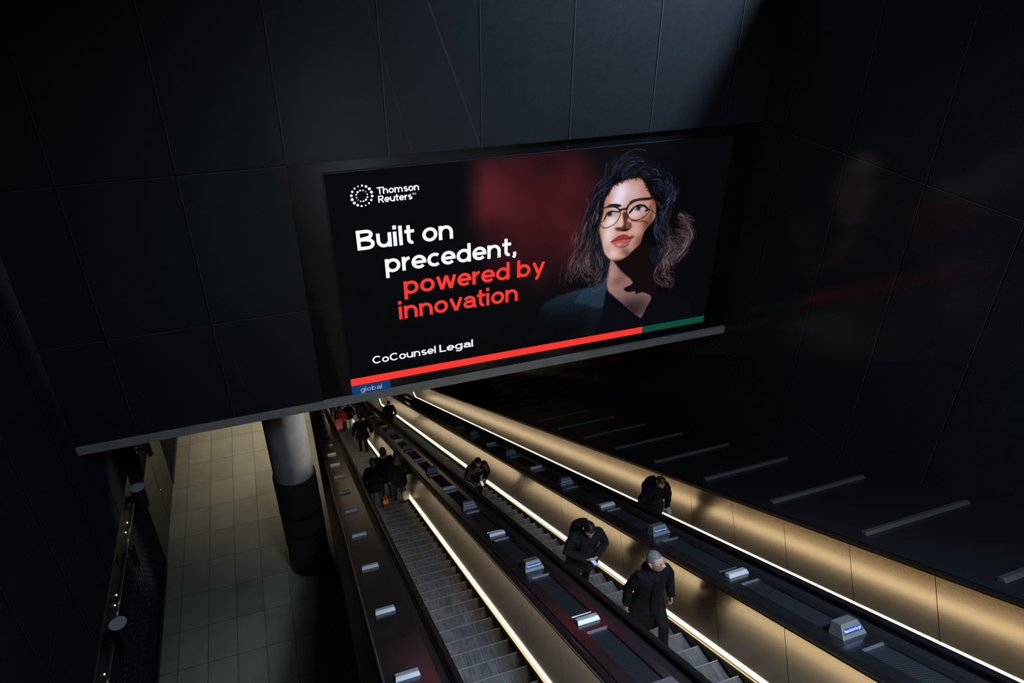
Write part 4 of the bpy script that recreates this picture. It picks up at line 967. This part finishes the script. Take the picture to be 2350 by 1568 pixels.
    def b_coat(bm):
        rs = [ring(z, rx, ry, g, 0) for z, rx, ry in tor[1:]]
        hems = []
        n = 4; 
        for i in range(n):
            t = i/n; z = coatlen+(tor[1][0]-coatlen)*t; hems.append((Vector((0, 0, z))*k if z < .94 else up((0, 0, z)), Vector((.185*bulk+g+.02*(1-t), 0, 0))*k, Vector((0, .135*bulk+g+.025*(1-t), 0))*k))
        loft(bm, hems+rs)
        for s in (-1, 1):
            if puffy:
                q = []
                rr = []
                for a, b in ((sh[s], el[s]), (el[s], wr[s])):
                    for i in range(9): q.append(a.lerp(b, i/9)); rr.append((.082-.012*len(q)/18+.010*abs(sin(len(q)*1.15)))*k)
                tubemesh(bm, q, rr, 14)
            else: tubemesh(bm, [sh[s]-Vector((s*.03, 0, 0)), sh[s].lerp(el[s], .5), el[s], el[s].lerp(wr[s], .5), wr[s].lerp(el[s], .06)], [.080*k, .076*k, .070*k, .062*k, .056*k], 14)
        c = up((0, .012, 1.475)); T = up((1, .012, 1.475))-c; F = up((0, 1.012, 1.475))-c
        loft(bm, [(up((0, .0, 1.42)), T*.105, F*.09), (up((0, .012, 1.47)), T*.085, F*.078), (up((0, .018, 1.52)), T*.080, F*.074)], 18)
        if collar == 'hood':
            loft(bm, [(up((0, .05, 1.40)), T*.13, F*.05), (up((0, .085, 1.46)), T*.135, F*.065), (up((0, .09, 1.52)), T*.115, F*.05), (up((0, .075, 1.56)), T*.09, F*.03)], 18)
    solid('coat', b_coat, vox, coat, root, .012 if not puffy else .008, 3 if not puffy else 1, seed=seed)
    if shirt:
        c0, c1 = up((0, -.150*bulk-.0, 1.0)), up((0, -.118*bulk, 1.40))
        def b_sh(bm): loft(bm, [(low((.015, -.168*bulk, .80)), low((.07, 0, 0)), low((0, .02, 0))), (up((.012, -.150*bulk, 1.0)), low((.08, 0, 0)), low((0, .022, 0))), (up((.01, -.145*bulk, 1.25)), low((.095, 0, 0)), low((0, .022, 0))), (up((.0, -.11*bulk, 1.42)), low((.06, 0, 0)), low((0, .03, 0))), (up((0, -.06, 1.475)), low((.058, 0, 0)), low((0, .03, 0)))], 14)
        solid('shirt', b_sh, .009, shirt, root, .003, 3)
    st_, hm = hair
    def b_hair(bm): build_hair(bm, M, st_)
    bm = bmesh.new(); b_hair(bm); bmesh.ops.recalc_face_normals(bm, faces=bm.faces)
    h = newobj('hair' if st_ != 'hood' else 'hood', bm, hm, root, True)
    if glasses:
        bm = bmesh.new(); P = lambda x, y, z: M @ Vector((x, y, z))
        for s in (-1, 1):
            tubemesh(bm, [P(s*.031+.024*cos(t), -.1, .010+.018*sin(t)) for t in [2*pi*i/14 for i in range(15)]], .0022, 6, cap=False)
            tubemesh(bm, [P(s*.055, -.098, .016), P(s*.073, -.06, .016), P(s*.077, .02, .012)], .0022, 6)
        tubemesh(bm, [P(-.008, -.106, .014), P(.008, -.106, .014)], .0022, 6)
        newobj('spectacles', bm, M_BLACK, root)
    for s in (-1, 1):
        bm = bmesh.new(); p = M @ Vector((s*.030, -.0875, .012)); bmesh.ops.create_uvsphere(bm, u_segments=10, v_segments=8, radius=.0085*k, matrix=Matrix.Translation(p))
        newobj('eye', bm, mat('eyes', (.03, .025, .022), .2) if 'eyes' not in bpy.data.materials else bpy.data.materials['eyes'], root, True)
    wm = Matrix.Translation(root.location) @ Matrix.Rotation(rz, 4, 'Z')
    return root, wm, wr, fin, up, k
def phone_for(info, label, glowc, s=1.0, hands=(-1, 1), tilt=.55, off=(0, -.115, .035), turn=0.):
    root, wm, wr, fin, up, k = info
    c = sum((wr[h] for h in hands), Vector())/len(hands)+Vector(off)
    o = empty('phone', wm @ c, root.rotation_euler.z, label, 'phone', 'phones held by riders')
    Mx = Matrix.Rotation(turn, 4, 'Z') @ Matrix.Rotation(tilt, 4, 'X')
    bm = bmesh.new(); box(bm, (-.037, -.076, -.004), (.037, .076, .004)); bevel(bm, .003, 2); bm.transform(Mx); newobj('phone_body', bm, M_PHONE, o)
    bm = bmesh.new(); bm.faces.new([bm.verts.new(v) for v in ((-.033, -.07, .0048), (.033, -.07, .0048), (.033, .07, .0048), (-.033, .07, .0048))]); bm.transform(Mx); newobj('lit_screen', bm, phone_glow('phone_screen', glowc, s), o)
    return o
def backpack_for(info, label, m=C_BLACK, size=1.0):
    root, wm, wr, fin, up, k = info
    base = empty('backpack', wm @ (up((0, .235, 1.2))), root.rotation_euler.z, label, 'backpack', 'bags carried by riders')
    c = up((0, .235, 1.2))
    def b(bm):
        rr = [(.98, .13, .07), (1.02, .155, .095), (1.2, .165, .105), (1.36, .15, .09), (1.44, .11, .06)]
        loft(bm, [(up((0, .235, z))-c, (up((rx*size, .235, z))-up((0, .235, z))), (up((0, .235+ry*size, z))-up((0, .235, z)))) for z, rx, ry in rr], 22, 3.0)
    solid('bag_body', b, .012, m, base, .006, 2)
    def p(bm): loft(bm, [(up((0, .335, z))-c, (up((rx*size, .3, z))-up((0, .3, z))), (up((0, .3+ry*size, z))-up((0, .3, z)))) for z, rx, ry in ((1.02, .10, .03), (1.06, .12, .045), (1.18, .12, .045), (1.22, .10, .03))], 18, 3.0)
    solid('front_pocket', p, .012, m, base, .004, 2)
    for s in (-1, 1):
        bm = bmesh.new(); q = [up(v)-c for v in ((s*.09, .17, 1.40), (s*.115, .06, 1.485), (s*.125, -.06, 1.465), (s*.13, -.135, 1.36), (s*.14, -.14, 1.2), (s*.175, -.02, 1.08), (s*.15, .16, 1.04))]
        tubemesh(bm, spline3(q), .017, 8); newobj('shoulder_strap', bm, m, base, True)
    bm = bmesh.new(); tubemesh(bm, [up((-.03, .2, 1.45))-c, up((-.025, .2, 1.49))-c, up((.025, .2, 1.49))-c, up((.03, .2, 1.45))-c], .008, 6); newobj('grab_handle', bm, m, base)
    return base
def spline3(q):
    a = np.array([list(v) for v in q]); return [Vector(v) for v in spline(a, False, 4)]
def handbag(loc, rz, label, m, size=(.16, .07, .22), name='handbag'):
    o = empty(name, loc, rz, label, 'bag', 'bags carried by riders'); w, d, h = size
    def b(bm): loft(bm, [((0, 0, -h), (w*.9, 0, 0), (0, d*.8, 0)), ((0, 0, -h*.9), (w, 0, 0), (0, d, 0)), ((0, 0, -h*.3), (w*.97, 0, 0), (0, d*.9, 0)), ((0, 0, 0), (w*.86, 0, 0), (0, d*.4, 0))], 20, 3.5)
    solid('bag_body', b, .011, m, o, .004, 2)
    bm = bmesh.new(); tubemesh(bm, [(-w*.5, 0, -.02), (-w*.45, 0, .10), (0, 0, .15), (w*.45, 0, .10), (w*.5, 0, -.02)], .007, 8); newobj('bag_handle', bm, m, o, True)
    return o

# middle escalator (coming up, facing the camera)
i = person(4.08, 5.55, 1, 'grey-haired man with spectacles in a black coat walking up the middle escalator', H=1.83, lean=.06, pitch=-.30, turn=.5, arms=('swing', 'side'), legs='walkup', coat=C_BLACK, trousers=C_BLACK,
           hair=('cropped', H_GREY), coatlen=.50, bulk=1.14, collar='hood', shirt=C_SHIRT, near=True, seed=2, glasses=True, hs=1.24)
i = person(4.06, 7.75, 1, 'person in a dark parka, head bowed over a bright phone held in both hands', H=1.80, rz=-.06, lean=.2, pitch=.55, arms=('phone', 'phone'), coat=C_GREY, trousers=C_BLACK, coatlen=.66, bulk=1.28, collar='hood', near=True, seed=3, hs=1.2)
phone_for(i, 'bright phone in both hands of the person in the dark parka', (150, 190, 250), 1.0, tilt=.15, turn=.35)
backpack_for(i, 'dark backpack on the back of the person in the parka')
i = person(3.95, 13.55, 1, 'person in a shiny black puffer jacket looking down at a small white phone', H=1.72, rz=.12, lean=.15, pitch=.60, arms=('phone1', 'phone'), coat=C_PUFF, coatlen=.80, bulk=1.12, puffy=True, near=True, seed=4, collar='hood')
phone_for(i, 'small white-lit phone held by the person in the puffer jacket', (205, 220, 235), .75, tilt=.5)
i = person(3.84, 28.2, 1, 'distant person in black seen against the lower end of the middle escalator', H=1.76, lean=.05, pitch=.2, coat=C_BLACK, seed=5)
# right escalator
i = person(6.27, 9.1, 2, 'auburn-haired person in black with a dim blue phone, on the right escalator', H=1.72, rz=.05, lean=.16, pitch=.55, arms=('side', 'phone1'), coat=C_BLACK, hair=('short', H_RED), coatlen=.72, bulk=1.12, collar='hood', near=True, seed=6)
phone_for(i, 'dim blue phone in the hand of the person on the right escalator', (70, 130, 150), .7, hands=(1,), off=(-.03, -.12, .03), tilt=.35, turn=-.3)
backpack_for(i, 'black backpack of the person on the right escalator', size=.85)
# left escalator (going down, backs to the camera)
i = person(1.50, 15.35, 0, 'person with a black backpack, left one of three seen from behind', H=1.82, rz=pi, arms=('side', 'side'), legs='walkdown', coat=C_BLACK, trousers=C_DENIM, shoe=C_SHOEW, hair=('short', H_BLACK), seed=7)
backpack_for(i, 'black backpack on the left one of the group of three')
i = person(1.90, 16.1, 0, 'person with a pale collar, middle one of three seen from behind', H=1.90, rz=pi, arms=('side', 'pocket'), legs='walkdown', coat=C_OLIVE, trousers=C_DENIM, hair=('short', H_RED), coatlen=.74, bulk=1.08, seed=8)
bm = bmesh.new(); tubemesh(bm, [i[4]((.09*cos(t), .02+.085*sin(t), 1.535)) for t in [2*pi*q/16 for q in range(17)]], .017, 8, cap=False); newobj('pale_collar', bm, C_CREAM, i[0], True)
i = person(2.17, 15.15, 0, 'person with long brown hair, right one of three seen from behind', H=1.86, rz=pi, arms=('pocket', 'side'), legs='walkdown', coat=C_GREY, trousers=C_DENIM, hair=('long', H_BROWN), coatlen=.76, bulk=.92, seed=9)
bz = tread(0, 15.4)
handbag((2.27, 14.9, bz[1]+.78), .3, 'cream bag hanging by the lit strip at the right of the group of three', C_CREAM, (.10, .06, .30))
handbag((1.70, 14.9, bz[1]+.62), .1, 'small orange bag low beside the left one of the group of three', cloth('orange_cloth', (.62, .16, .02)), (.07, .05, .14))
i = person(2.06, 23.6, 0, 'tall person all in black walking down alone on the left escalator', H=1.96, rz=pi, legs='walkdown', coat=C_BLACK, bulk=1.12, shoe=C_SHOEW, seed=10)
i = person(1.66, 30.2, 0, 'distant person in a red top with dark trousers on the left escalator', H=1.70, rz=pi, coat=C_RED, trousers=C_BLACK, shoe=C_SHOEW, hair=('long', H_BLACK), seed=11)
tz = tread(0, 29.9)[1]
handbag((1.50, 29.8, tz+1.12), .0, 'pink bag carried by the distant person in red', C_PINK, (.20, .09, .62), 'shoulder_bag')
i = person(2.12, 30.9, 0, 'distant person in a dark jacket and pale grey trousers on the left escalator', H=1.66, rz=pi, coat=C_NAVY, trousers=C_WHITE, shoe=C_SHOEW, seed=12)
i = person(1.95, 32.6, 0, 'distant person in a cream coat ahead of the one in red', H=1.70, rz=pi, coat=C_CREAM, trousers=C_BLACK, hair=('long', H_BROWN), seed=13)
i = person(1.62, 37.0, 0, 'distant person in black near the foot of the left escalator', H=1.74, rz=pi, coat=C_BLACK, seed=14)
